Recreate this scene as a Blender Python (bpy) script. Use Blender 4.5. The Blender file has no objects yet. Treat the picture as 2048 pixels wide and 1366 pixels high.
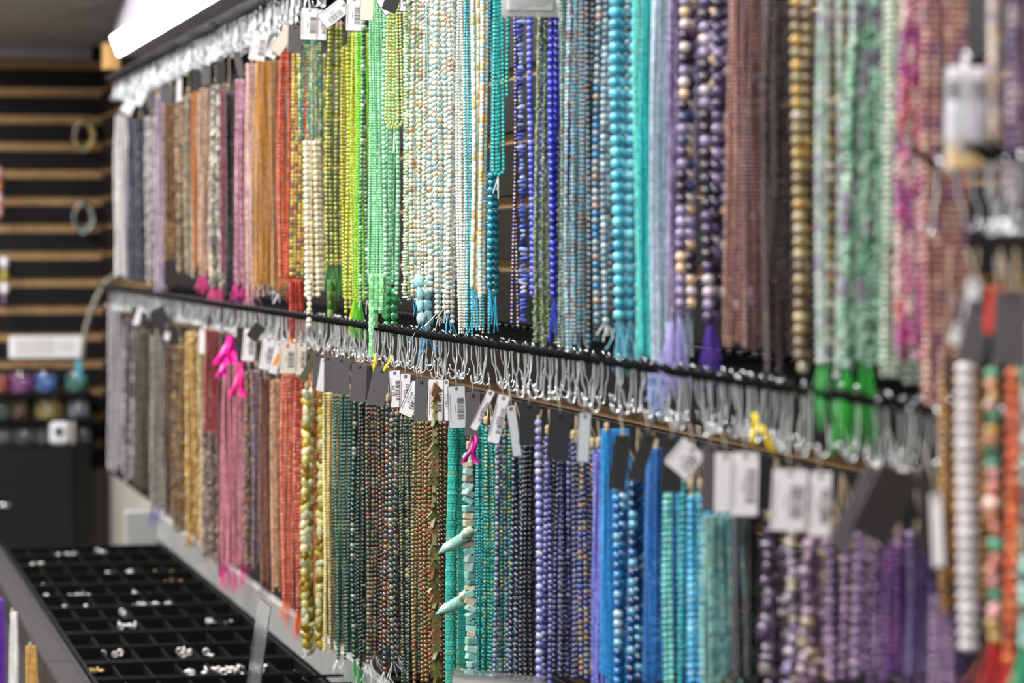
import bpy, math, random
import numpy as np
from mathutils import Vector, Matrix

random.seed(7); rng = np.random.default_rng(7)
scn = bpy.context.scene
COL = scn.collection

# ------------------------------------------------------------------ camera
F = 6000.0; W, H = 2048, 1366
CAMZ = 1.45
YAW = math.atan(1424.0 / F)          # aisle runs along +Y, bead wall on the right at +X
PITCH = math.atan(198.0 / F)
cam_d = bpy.data.cameras.new('camera'); cam = bpy.data.objects.new('camera', cam_d)
COL.objects.link(cam); scn.camera = cam
cam_d.sensor_width = 36.0; cam_d.lens = F / W * 36.0
cam_d.clip_start = 0.05; cam_d.clip_end = 60
cam.location = (0, 0, CAMZ)
cam.rotation_euler = (math.pi / 2 - PITCH, 0, -YAW)
cam_d.dof.use_dof = True; cam_d.dof.focus_distance = 3.33; cam_d.dof.aperture_fstop = 6.6
RM = cam.rotation_euler.to_matrix()
CAM = Vector((0, 0, CAMZ)); FWD = RM @ Vector((0, 0, -1))

def ray(px, py): return RM @ Vector(((px - W / 2) / F, (H / 2 - py) / F, -1))
def on_x(px, py, X): d = ray(px, py); return CAM + d * (X / d.x)
def on_y(px, py, Y): d = ray(px, py); return CAM + d * (Y / d.y)
def on_z(px, py, Z): d = ray(px, py); return CAM + d * ((Z - CAMZ) / d.z)
def depth(p): return (Vector(p) - CAM).dot(FWD)

# ------------------------------------------------------------------ world, light, exposure
wd = bpy.data.worlds.new('world'); scn.world = wd; wd.use_nodes = True
wd.node_tree.nodes['Background'].inputs[0].default_value = (0.8, 0.86, 1, 1)
wd.node_tree.nodes['Background'].inputs[1].default_value = 0.05
scn.view_settings.view_transform = 'Standard'; scn.view_settings.look = 'None'
scn.view_settings.gamma = 1.0; scn.view_settings.exposure = 1.30
scn.view_settings.use_curve_mapping = False

CEIL_Z = 2.62; SOFFIT_Z = CAMZ + 0.55
AISLE_LIGHT = 26.0
AISLE_PANELS = [(-0.30, 0.7, CEIL_Z), (-0.30, 2.5, CEIL_Z), (-0.30, 4.3, CEIL_Z), (-0.30, 6.0, CEIL_Z), (-0.05, 7.55, SOFFIT_Z)]
for (lx, ly, lz) in AISLE_PANELS:        # fluorescent panels recessed in the shop ceiling
    ld = bpy.data.lights.new('ceiling_lamp', 'AREA'); ld.shape = 'RECTANGLE'
    ld.size = 0.56; ld.size_y = 1.16; ld.energy = AISLE_LIGHT if lz == CEIL_Z else 11.0; ld.color = (1, 0.985, 0.96)
    lo = bpy.data.objects.new('ceiling_lamp', ld); COL.objects.link(lo)
    lo.location = (lx, ly, lz - 0.035)

# ------------------------------------------------------------------ helpers
def lin(c):
    c = c / 255.0
    return c / 12.92 if c <= 0.04045 else ((c + 0.055) / 1.055) ** 2.4
def hexc(h): return tuple(lin(int(h[i:i + 2], 16)) for i in (0, 2, 4))
def pal(s):
    out = []
    for t in s.split():
        h, _, n = t.partition('*'); out += [hexc(h)] * int(n or 1)
    return np.array(out)

def mat(name, color=(0.5, 0.5, 0.5), rough=0.5, metal=0.0, src=None, mottle=0.0, mscale=400.0, trans=0.0,
        emit=None, estr=0.0, spec=0.5, coat=0.0, bump=0.0, bscale=200.0, alpha=1.0):
    m = bpy.data.materials.new(name); m.use_nodes = True
    nt = m.node_tree; b = nt.nodes['Principled BSDF']
    b.inputs['Roughness'].default_value = rough; b.inputs['Metallic'].default_value = metal
    b.inputs['Transmission Weight'].default_value = trans
    b.inputs['Specular IOR Level'].default_value = spec
    b.inputs['Coat Weight'].default_value = coat
    b.inputs['Alpha'].default_value = alpha
    if emit: b.inputs['Emission Color'].default_value = (*emit, 1); b.inputs['Emission Strength'].default_value = estr
    if src == 'attr':
        n = nt.nodes.new('ShaderNodeAttribute'); n.attribute_name = 'Col'; sock = n.outputs['Color']
    elif src == 'obj':
        n = nt.nodes.new('ShaderNodeObjectInfo'); sock = n.outputs['Color']
    else:
        n = nt.nodes.new('ShaderNodeRGB'); n.outputs[0].default_value = (*color, 1); sock = n.outputs[0]
    if mottle > 0 or bump > 0:
        geo = nt.nodes.new('ShaderNodeNewGeometry')
        nz = nt.nodes.new('ShaderNodeTexNoise'); nz.inputs['Scale'].default_value = mscale if mottle > 0 else bscale
        nz.inputs['Detail'].default_value = 3
        nt.links.new(geo.outputs['Position'], nz.inputs['Vector'])
    if mottle > 0:
        mr = nt.nodes.new('ShaderNodeMapRange'); mr.inputs[1].default_value = 0.3; mr.inputs[2].default_value = 0.7
        mr.inputs[3].default_value = 1 - mottle; mr.inputs[4].default_value = 1 + mottle
        nt.links.new(nz.outputs['Fac'], mr.inputs[0])
        vm = nt.nodes.new('ShaderNodeVectorMath'); vm.operation = 'SCALE'
        nt.links.new(sock, vm.inputs[0]); nt.links.new(mr.outputs[0], vm.inputs['Scale']); sock = vm.outputs[0]
    if bump > 0:
        bp = nt.nodes.new('ShaderNodeBump'); bp.inputs['Strength'].default_value = bump
        nt.links.new(nz.outputs['Fac'], bp.inputs['Height']); nt.links.new(bp.outputs[0], b.inputs['Normal'])
    nt.links.new(sock, b.inputs['Base Color'])
    return m

M = {}
for s in ('attr', 'obj'):
    M['stone_' + s] = mat('polished_stone_' + s, rough=0.22, src=s, mottle=0.32, mscale=330)
    M['glass_' + s] = mat('glass_bead_' + s, rough=0.10, src=s, trans=0.05, spec=0.6)
    M['pearl_' + s] = mat('pearl_bead_' + s, rough=0.28, src=s, coat=0.2)
    M['matte_' + s] = mat('matte_bead_' + s, rough=0.5, src=s, mottle=0.2)
    M['metal_' + s] = mat('metallic_bead_' + s, rough=0.22, metal=0.75, src=s)
M['slat'] = mat('black_slat_laminate', hexc('161416'), 0.5, mottle=0.15, mscale=60, spec=0.2)
M['groove'] = mat('raw_fibreboard', hexc('a8845a'), 0.7, mottle=0.18, mscale=45)
M['peg'] = mat('black_coated_steel', hexc('0c0b0c'), 0.38, spec=0.3)
M['zinc'] = mat('zinc_wire', hexc('eef3f6'), 0.24, metal=0.8)
M['knot'] = mat('natural_cord', hexc('b8a284'), 0.85, mottle=0.2, mscale=900)
M['gloss_black'] = mat('gloss_black', hexc('100f11'), 0.35, spec=0.25)
M['tray'] = mat('black_flocked_tray', hexc('060607'), 0.8, mottle=0.2, mscale=300, spec=0.03)
M['trayedge'] = mat('black_tray_edge', hexc('0e0d0f'), 0.6, spec=0.06)
M['frame'] = mat('graphite_metal', hexc('211f21'), 0.5, spec=0.2, mottle=0.08, mscale=25)
M['white'] = mat('white_laminate', hexc('979797'), 0.5, mottle=0.05, mscale=8)
M['beige'] = mat('beige_paint', hexc('aca79e'), 0.7, mottle=0.05, mscale=8)
M['grey'] = mat('grey_metal', hexc('b4b2bc'), 0.4, metal=0.2, mottle=0.05, mscale=10)
M['cornice'] = mat('pale_grey_moulding', hexc('d6d4dc'), 0.5)
M['ceil'] = mat('shop_ceiling', hexc('b9b7b4'), 0.9, mottle=0.08, mscale=5)
M['floor'] = mat('bounce_floor', hexc('97938e'), 0.5, mottle=0.2, mscale=6)  # unseen floor, tone lightened so it bounces more light up to the soffit
M['wallpaint'] = mat('wall_paint', hexc('a9a6a2'), 0.9, mottle=0.05, mscale=3)
M['lens'] = mat('lit_diffuser', (0.9, 0.9, 0.9), 0.4, emit=(1, 0.98, 0.95), estr=4.0)
M['panel'] = mat('ceiling_diffuser', (0.9, 0.9, 0.9), 0.4, emit=(1, 0.98, 0.96), estr=1.5)
M['card'] = mat('charcoal_card', hexc('5a575b'), 0.55, mottle=0.12, mscale=500)
M['carddark'] = mat('black_card', hexc('2c2b2d'), 0.5, mottle=0.1, mscale=500)
M['cardolive'] = mat('olive_card', hexc('5a563f'), 0.5, mottle=0.1, mscale=500)
M['sticker'] = mat('white_sticker', hexc('e6e4e8'), 0.5)
M['stickergrey'] = mat('silver_sticker', hexc('c4c9cd'), 0.45)
M['stickercream'] = mat('cream_sticker', hexc('ddd2c4'), 0.5)
M['ink'] = mat('black_ink', hexc('3a3538'), 0.6)
M['inkgrey'] = mat('grey_ink', hexc('8d8a92'), 0.6)
M['inkgreen'] = mat('green_ink', hexc('8fb08a'), 0.6)
M['red'] = mat('red_dot', hexc('d0281f'), 0.5)
M['wood'] = mat('raw_wood', hexc('c19657'), 0.7, mottle=0.15, mscale=50)
M['clear'] = mat('clear_acrylic', (0.93, 0.95, 0.97), 0.03, trans=0.95)
M['bag'] = mat('clear_plastic_bag', (0.95, 0.95, 0.97), 0.12, trans=0.7)
M['cable'] = mat('grey_cable', hexc('8e877c'), 0.5)
M['silver'] = mat('bright_silver', hexc('f0ede8'), 0.2, metal=0.6)
M['gold'] = mat('pale_gold', hexc('d0ac68'), 0.2, metal=0.6)
M['whitebox'] = mat('white_plastic', hexc('e4e4ea'), 0.4)
# streaky dark metal soffit
m = mat('streaked_dark_panel', hexc('5a5855'), 0.42, metal=0.35); nt = m.node_tree
tc = nt.nodes.new('ShaderNodeNewGeometry'); mp = nt.nodes.new('ShaderNodeMapping'); mp.inputs['Scale'].default_value = (9, 55, 9)
nz = nt.nodes.new('ShaderNodeTexNoise'); nz.inputs['Scale'].default_value = 1.6; nz.inputs['Detail'].default_value = 5
cr = nt.nodes.new('ShaderNodeValToRGB'); cr.color_ramp.elements[0].position = 0.35; cr.color_ramp.elements[1].position = 0.72
cr.color_ramp.elements[0].color = (*hexc('6c6a6a'), 1); cr.color_ramp.elements[1].color = (*hexc('e8e8ea'), 1)
nt.links.new(tc.outputs['Position'], mp.inputs[0]); nt.links.new(mp.outputs[0], nz.inputs[0]); nt.links.new(nz.outputs[0], cr.inputs[0])
nt.links.new(cr.outputs[0], nt.nodes['Principled BSDF'].inputs['Base Color']); M['soffit'] = m

THREADS = {}
def thread_mat(h):
    if h not in THREADS: THREADS[h] = mat('thread_' + h, hexc(h), 0.4)
    return THREADS[h]

class MB:                                   # a small mesh collector: one MB becomes one mesh
    def __init__(self): self.v = []; self.f = []; self.s = []
    def add(self, vs, fs, smooth=False):
        o = len(self.v); self.v += [tuple(v) for v in vs]; self.f += [tuple(i + o for i in f) for f in fs]; self.s += [smooth] * len(fs)
    def box(self, x0, x1, y0, y1, z0, z1, bev=0.0):
        if bev <= 0:
            vs = [(x, y, z) for z in (z0, z1) for y in (y0, y1) for x in (x0, x1)]
            self.add(vs, [(0, 2, 3, 1), (4, 5, 7, 6), (0, 1, 5, 4), (2, 6, 7, 3), (0, 4, 6, 2), (1, 3, 7, 5)]); return
        b = bev; vs = []; X = (x0, x1); Y = (y0, y1); Z = (z0, z1)
        idx = {}
        for i in (0, 1):
            for j in (0, 1):
                for k in (0, 1):
                    sx, sy, sz = (b if i == 0 else -b), (b if j == 0 else -b), (b if k == 0 else -b)
                    for a in range(3):
                        p = [X[i] + sx, Y[j] + sy, Z[k] + sz]; p[a] = (X, Y, Z)[a][(i, j, k)[a]]
                        idx[i, j, k, a] = len(vs); vs.append(p)
        fs = []
        for a in range(3):
            o1, o2 = [q for q in range(3) if q != a]
            for e in (0, 1):
                lst = []
                for (u, w) in ((0, 0), (1, 0), (1, 1), (0, 1)):
                    key = [0, 0, 0]; key[a] = e; key[o1] = u; key[o2] = w; lst.append(idx[(*key, a)])
                fs.append(lst)
            for u in (0, 1):
                for w in (0, 1):
                    k0 = [0, 0, 0]; k0[o1] = u; k0[o2] = w; k1 = list(k0); k1[a] = 1
                    fs.append([idx[(*k0, o1)], idx[(*k1, o1)], idx[(*k1, o2)], idx[(*k0, o2)]])
        for i in (0, 1):
            for j in (0, 1):
                for k in (0, 1): fs.append([idx[i, j, k, a] for a in range(3)])
        c = Vector(((x0 + x1) / 2, (y0 + y1) / 2, (z0 + z1) / 2)); out = []
        for f in fs:
            p = [Vector(vs[i]) for i in f]; n = (p[1] - p[0]).cross(p[2] - p[0])
            out.append(tuple(f) if n.dot(p[0] - c) > 0 else tuple(reversed(f)))
        self.add(vs, out)
    def tube(self, pts, r, n=6, caps=True, rs=None):
        pts = [Vector(p) for p in pts]; vs = []; fs = []
        up = Vector((0.31, 0.77, 0.55)); L = len(pts)
        for i, p in enumerate(pts):
            t = (pts[min(i + 1, L - 1)] - pts[max(i - 1, 0)]).normalized()
            a = t.cross(up)
            if a.length < 1e-3: a = t.cross(Vector((1, 0, 0)))
            a.normalize(); b = t.cross(a); up = a.cross(t) if False else up
            rr = rs[i] if rs else r
            for k in range(n):
                an = 2 * math.pi * k / n; vs.append(p + a * (rr * math.cos(an)) + b * (rr * math.sin(an)))
        for i in range(L - 1):
            for k in range(n):
                k2 = (k + 1) % n; fs.append((i * n + k, i * n + k2, (i + 1) * n + k2, (i + 1) * n + k))
        if caps: fs.append(tuple(reversed(range(n)))); fs.append(tuple((L - 1) * n + k for k in range(n)))
        self.add(vs, fs, True)
    def lathe(self, prof, n=16, c=(0, 0, 0)):
        vs = []; fs = []; L = len(prof)
        for (r, z) in prof:
            for k in range(n):
                an = 2 * math.pi * k / n; vs.append((c[0] + r * math.cos(an), c[1] + r * math.sin(an), c[2] + z))
        for i in range(L - 1):
            for k in range(n):
                k2 = (k + 1) % n; fs.append((i * n + k, i * n + k2, (i + 1) * n + k2, (i + 1) * n + k))
        fs.append(tuple(reversed(range(n)))); fs.append(tuple((L - 1) * n + k for k in range(n)))
        self.add(vs, fs, True)
    def torus(self, c, R, r, axis='y', n=14, k=6):
        pts = []
        for i in range(n + 1):
            a = 2 * math.pi * i / n; u, w = R * math.cos(a), R * math.sin(a)
            d = {'x': (0, u, w), 'y': (u, 0, w), 'z': (u, w, 0)}[axis]; pts.append(Vector(c) + Vector(d))
        self.tube(pts, r, k, caps=False)
    def prism(self, poly, t0, t1, plane='xz', bev=0):     # polygon extruded along the remaining axis
        n = len(poly)
        def P(u, w, t): return {'xz': (u, t, w), 'xy': (u, w, t), 'yz': (t, u, w)}[plane]
        vs = [P(u, w, t0) for u, w in poly] + [P(u, w, t1) for u, w in poly]
        fs = [tuple(range(n)), tuple(reversed(range(n, 2 * n)))] + [(i, i + n, (i + 1) % n + n, (i + 1) % n) for i in range(n)]
        self.add(vs, fs)
    def mesh(self, name, m):
        me = bpy.data.meshes.new(name); me.from_pydata(self.v, [], self.f); me.materials.append(M[m] if isinstance(m, str) else m)
        me.polygons.foreach_set('use_smooth', self.s); me.update(); return me

def put(name, me, parent=None, loc=(0, 0, 0), rot=(0, 0, 0)):
    o = bpy.data.objects.new(name, me); COL.objects.link(o); o.parent = parent; o.location = loc; o.rotation_euler = rot; return o
def build(name, mb, m, parent=None, loc=(0, 0, 0), rot=(0, 0, 0)): return put(name, mb.mesh(name, m), parent, loc, rot)
def tag(o, label=None, cat=None, group=None, kind=None):
    if label: o['label'] = label
    if cat: o['category'] = cat
    if group: o['group'] = group
    if kind: o['kind'] = kind
    return o
def empty(name, loc, label, cat, group=None):
    o = bpy.data.objects.new(name, None); COL.objects.link(o); o.location = loc; o.empty_display_size = 0.02
    return tag(o, label, cat, group)

# ------------------------------------------------------------------ the setting
XW = 0.828; YB = 8.51; X0R, Y0R = -2.4, -1.8
PITCHG = 0.0762
def struct(name, mb, m): return tag(build(name, mb, m), kind='structure')
b = MB(); b.box(X0R, XW + .05, Y0R, YB + .05, -.05, 0); struct('floor', b, 'floor')
b = MB(); b.box(X0R, XW + .05, Y0R, 6.6, CEIL_Z, CEIL_Z + .05); struct('ceiling', b, 'ceil')
b = MB(); b.box(X0R, XW + .05, 6.6, YB + .05, SOFFIT_Z, CEIL_Z + .05); struct('ceiling_soffit', b, 'soffit')
b = MB(); b.box(X0R - .05, X0R, Y0R, YB, 0, CEIL_Z); struct('wall_left', b, 'wallpaint')
b = MB(); b.box(X0R, XW, Y0R - .05, Y0R, 0, CEIL_Z); struct('wall_front', b, 'wallpaint')
# slatwall on the right: raw fibreboard core with black slats in front of it
LEDGE_Z = CAMZ - 0.62
ZPEG = CAMZ - 0.104; ZTOP = ZPEG + 6 * PITCHG; ZR = ZPEG + 2 * PITCHG
b = MB(); b.box(XW + .012, XW + .05, Y0R, YB, 0, CEIL_Z); wr = struct('wall_right', b, 'groove')
GAP = 0.014
k = 0
z = ZPEG - 7 * PITCHG
bs = MB(); bs.box(0, .014, Y0R, YB - .012, GAP / 2, PITCHG - GAP / 2, .0012); slat_me = bs.mesh('slat', 'slat')
while z < CEIL_Z - PITCHG:
    put('slat', slat_me, wr, (XW, 0, z)); z += PITCHG
b = MB(); b.box(X0R, XW + .05, YB + .012, YB + .05, 0, SOFFIT_Z); wb = struct('wall_back', b, 'groove')
GAPB = 0.025
bs = MB(); bs.box(X0R, XW, 0, .014, GAPB / 2, PITCHG - GAPB / 2, .0012); slat_me2 = bs.mesh('slat', 'slat')
z0b = on_y(110, 130, YB).z
for i in range(-15, 1):
    put('slat', slat_me2, wb, (0, YB, z0b + i * PITCHG))
zlow = z0b - 15 * PITCHG
b = MB(); b.box(X0R, XW, YB - .01, YB + .013, 0, zlow); tag(build('wall_back_lower', b, 'beige'), kind='structure')
# cornice
zc = on_y(100, 101, YB - .03).z
b = MB(); b.tube([(X0R, YB - .02, zc), (0.80, YB - .02, zc)], .024, 12); struct('trim_1', b, 'cornice')
pz = on_y(222, 113, 6.80)
b = MB(); b.box(-.02, .02, -.02, .02, -.03, .03, .003); tag(build('wood_block', b, 'wood', loc=pz), 'small raw wood block at far end of the strip light', 'block')

# strip light above the top pegs
lt = empty('strip_light', (.74, 4.5, CAMZ + .428), 'long white strip light with grey housing above the bead wall', 'light')
b = MB(); b.prism([(-.040, -.012), (.018, -.012), (.075, .02), (.075, .13), (-.03, .13), (-.056, .034)], -3.6, 2.25); build('housing', b, 'grey', lt)
b = MB(); b.prism([(-.0405, -.0115), (-.0565, .033), (-.0615, .031), (-.0455, -.0115)], -3.55, 2.24); build('diffuser', b, 'lens', lt)
for (lx, ly, lz) in AISLE_PANELS:
    t = empty('ceiling_panel_light', (lx, ly, lz - .03), 'white ceiling panel light over the aisle', 'light', 'ceiling panel lights')
    b = MB()
    b.box(-.3, .3, -.6, -.58, 0, .029); b.box(-.3, .3, .58, .6, 0, .029); b.box(-.3, -.28, -.58, .58, 0, .029); b.box(.28, .3, -.58, .58, 0, .029)
    build('frame', b, 'white', t)
    b = MB(); b.box(-.28, .28, -.58, .58, .012, .02); build('diffuser', b, 'panel', t)

# white ledge below the slatwall and the counter
b = MB(); b.box(.725, .738, .6, 6.30, CAMZ - .622, CAMZ - .566, .002); struct('trim_2', b, 'white')
b = MB(); b.box(.738, XW, .6, 6.30, CAMZ - .622, CAMZ - .60, .002); struct('trim_3', b, 'slat')
b = MB(); b.box(XW - .001, XW + .012, Y0R, 6.6, 0, ZPEG - 7 * PITCHG); struct('trim_4', b, 'slat')
b = MB(); b.box(XW - .001, XW + .012, 6.6, YB - .012, 0, ZPEG - 7 * PITCHG); struct('trim_5', b, 'beige')
# ------------------------------------------------------------------ bead templates
def tmpl_sphere(seg, rings):
    V = [(0, 0, 1)]; Fc = []
    for i in range(1, rings):
        ph = math.pi * i / rings
        for k in range(seg):
            th = 2 * math.pi * (k + .5 * (i % 2)) / seg; V.append((math.sin(ph) * math.cos(th), math.sin(ph) * math.sin(th), math.cos(ph)))
    V.append((0, 0, -1)); last = len(V) - 1
    for k in range(seg): Fc.append((0, 1 + k, 1 + (k + 1) % seg))
    for i in range(rings - 2):
        a = 1 + i * seg; c = a + seg
        for k in range(seg): Fc.append((a + k, c + k, c + (k + 1) % seg, a + (k + 1) % seg))
    a = 1 + (rings - 2) * seg
    for k in range(seg): Fc.append((a + k, last, a + (k + 1) % seg))
    return np.array(V), Fc
def tmpl_cyl(n=8, bev=.12):
    V = []; Fc = []
    for (r, z) in ((1 - bev, 1), (1, 1 - bev), (1, -1 + bev), (1 - bev, -1)):
        for k in range(n): V.append((r * math.cos(2 * math.pi * k / n), r * math.sin(2 * math.pi * k / n), z))
    for i in range(3):
        for k in range(n): Fc.append((i * n + k, (i + 1) * n + k, (i + 1) * n + (k + 1) % n, i * n + (k + 1) % n))
    Fc.append(tuple(range(n))); Fc.append(tuple(reversed(range(3 * n, 4 * n))))
    return np.array(V), Fc
def tmpl_nug(seed, seg=8, rings=5, amt=.28):
    V, Fc = tmpl_sphere(seg, rings); r = np.random.default_rng(seed)
    d = r.normal(size=(4, 3)); V = V.copy()
    for q in d: V += V * (amt * np.sin(2.1 * (V @ q))[:, None] * .5)
    return V, Fc
def tmpl_tri():
    V = []; Fc = []
    o = [(0, .95), (-1, -.75), (1, -.75)]; h = [(.24 * math.cos(a), -.2 + .24 * math.sin(a)) for a in (math.pi / 2, math.pi * 7 / 6, math.pi * 11 / 6)]
    for y in (-.28, .28): V += [(u, y, w) for u, w in o]; V += [(u, y, w) for u, w in h]
    for i in range(3):
        j = (i + 1) % 3
        Fc += [(i, j, 3 + j, 3 + i), (6 + j, 6 + i, 9 + i, 9 + j), (j, i, 6 + i, 6 + j), (3 + i, 3 + j, 9 + j, 9 + i)]
    return np.array(V), Fc
def tmpl_drop():
    V, Fc = tmpl_sphere(8, 5); V = V.copy(); V[:, 1] *= .55
    f = 1 - .35 * V[:, 2]; V[:, 0] *= f; return V, Fc
def tmpl_cube():
    mb = MB(); mb.box(-1, 1, -1, 1, -1, 1, .22); return np.array(mb.v), mb.f
T = {'r5': tmpl_sphere(5, 3), 'r6': tmpl_sphere(6, 4), 'r8': tmpl_sphere(8, 5), 'r10': tmpl_sphere(12, 8), 't': tmpl_cyl(8, .12),
     'd': tmpl_cyl(8, .2), 'q': tmpl_cube(), 'tri': tmpl_tri(), 'p': tmpl_drop(), 'n0': tmpl_nug(1), 'n1': tmpl_nug(2), 'n2': tmpl_nug(5), 'n3': tmpl_nug(9)}
FLATS = {'q', 'tri', 'd'}
def pack(t):
    V, Fc = T[t]; loops = np.array([i for f in Fc for i in f], dtype=np.int32); tot = np.array([len(f) for f in Fc], dtype=np.int32)
    return V, loops, tot
PK = {t: pack(t) for t in T}
def joined(name, t, pos, scl, rot, col, m):
    V, loops, tot = PK[t]; N = len(pos); nv = len(V)
    P = V[None] * scl[:, None, :]
    if rot is not None: P = np.einsum('nij,nvj->nvi', rot, P)
    P = (P + pos[:, None, :]).astype(np.float32)
    me = bpy.data.meshes.new(name)
    me.vertices.add(N * nv); me.vertices.foreach_set('co', P.ravel())
    L = (loops[None] + (np.arange(N) * nv)[:, None]).astype(np.int32).ravel()
    me.loops.add(len(L)); me.loops.foreach_set('vertex_index', L)
    tt = np.tile(tot, N); st = np.concatenate([[0], np.cumsum(tt)[:-1]]).astype(np.int32)
    me.polygons.add(len(tt)); me.polygons.foreach_set('loop_start', st)
    me.polygons.foreach_set('use_smooth', np.full(len(tt), t not in FLATS))
    a = me.attributes.new('Col', 'FLOAT_COLOR', 'POINT')
    c = np.ones((N, nv, 4), dtype=np.float32); c[:, :, :3] = col[:, None, :]; a.data.foreach_set('color', c.ravel())
    me.materials.append(M[m]); me.update(calc_edges=True); return me
BEADMESH = {}
def bead_mesh(t, m):
    if (t, m) not in BEADMESH:
        V, Fc = T[t]; me = bpy.data.meshes.new('bead'); me.from_pydata([tuple(v) for v in V], [], Fc)
        me.polygons.foreach_set('use_smooth', [t not in FLATS] * len(Fc)); me.materials.append(M[m]); me.update(); BEADMESH[t, m] = me
    return BEADMESH[t, m]
def rotz(a):
    c, s = np.cos(a), np.sin(a); R = np.zeros((len(a), 3, 3)); R[:, 0, 0] = c; R[:, 0, 1] = -s; R[:, 1, 0] = s; R[:, 1, 1] = c; R[:, 2, 2] = 1; return R
def rotx(a):
    c, s = np.cos(a), np.sin(a); R = np.zeros((len(a), 3, 3)); R[:, 1, 1] = c; R[:, 1, 2] = -s; R[:, 2, 1] = s; R[:, 2, 2] = c; R[:, 0, 0] = 1; return R
def roty(a):
    c, s = np.cos(a), np.sin(a); R = np.zeros((len(a), 3, 3)); R[:, 0, 0] = c; R[:, 0, 2] = s; R[:, 2, 0] = -s; R[:, 2, 2] = c; R[:, 1, 1] = 1; return R

def tuft(name, parent, p, color, n, length, spread, r=.0004, down=1.0):
    mb = MB()
    for i in range(n):
        a = random.uniform(0, 6.28); L = length * random.uniform(.5, 1.1); s = spread * random.uniform(.2, 1)
        dx, dy = math.cos(a) * s, math.sin(a) * s * .7
        q = [Vector(p), Vector(p) + Vector((dx * .35, dy * .35, -L * .35 * down)), Vector(p) + Vector((dx * .8, dy * .8, -L * .7 * down)),
             Vector(p) + Vector((dx * 1.1, dy, -L * down * random.uniform(.75, 1)))]
        mb.tube(q, r, 4, caps=False)
    return build(name, mb, thread_mat(color), parent)

# ------------------------------------------------------------------ bead strands and hanks
XS = 0.678                       # plane of the foremost strand on each peg
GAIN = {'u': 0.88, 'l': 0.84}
BUNDLES = []                     # (row, y of peg, x range) for pegs and hooks
ORD = ['leftmost', 'second', 'third', 'fourth', 'fifth', 'sixth', 'seventh', 'eighth']

def colours(P, n, gain, jit=.12, run=1):
    idx = rng.integers(0, len(P), size=(n + run - 1) // run).repeat(run)[:n]
    c = P[idx] * gain * (1 + rng.normal(size=(n, 1)) * jit)
    return np.clip(c, .002, .92)

def bead_layout(shape, d, L, opt):
    """centres (below the top) and half sizes of the beads of one strand"""
    r = d / 2; zs = []; sc = []; z = 0
    while z < L:
        if shape == 't': h = d * opt.get('asp', 1.5) * random.uniform(.8, 1.15)
        elif shape == 'd': h = d * opt.get('asp', .3) * random.uniform(.8, 1.2)
        elif shape == 'o': h = d * opt.get('asp', .62)
        elif shape in ('n', 'c', 'k', 's'): h = d * opt.get('asp', .8) * random.uniform(.75, 1.2)
        elif shape == 'tri': h = d * .62
        else: h = d * opt.get('asp', .97)
        zs.append(z + h / 2); z += h
        if shape == 'n': sc.append((r * random.uniform(.8, 1.15), r * random.uniform(.7, 1.1), h / 2 * 1.12))
        elif shape == 's': sc.append((r * random.uniform(.85, 1.25), r * random.uniform(.5, .9), h / 2 * random.uniform(.7, 1.15)))
        elif shape == 'c': sc.append((r * random.uniform(.7, 1.5), r * random.uniform(.5, 1.2), h / 2 * .9))
        elif shape == 'k': sc.append((r * random.uniform(1.0, 2.6), r * .6, h / 2 * .8))
        elif shape == 'p': sc.append((r * 1.1, r, h / 2 * 1.05))
        elif shape == 'tri': sc.append((r, r, r))
        else:
            q = random.uniform(.94, 1.04); sc.append((r * q, r * q, h / 2))
    return np.array(zs), np.array(sc)

def TSHAPE(shape, fine):
    if shape in ('r', 'o'): return 'r10' if fine == 2 else ('r6' if fine else 'r5')
    if shape in ('n', 'c', 'k'): return 'n%d' % random.randrange(4)
    if shape == 's': return 'q'
    return shape

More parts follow.
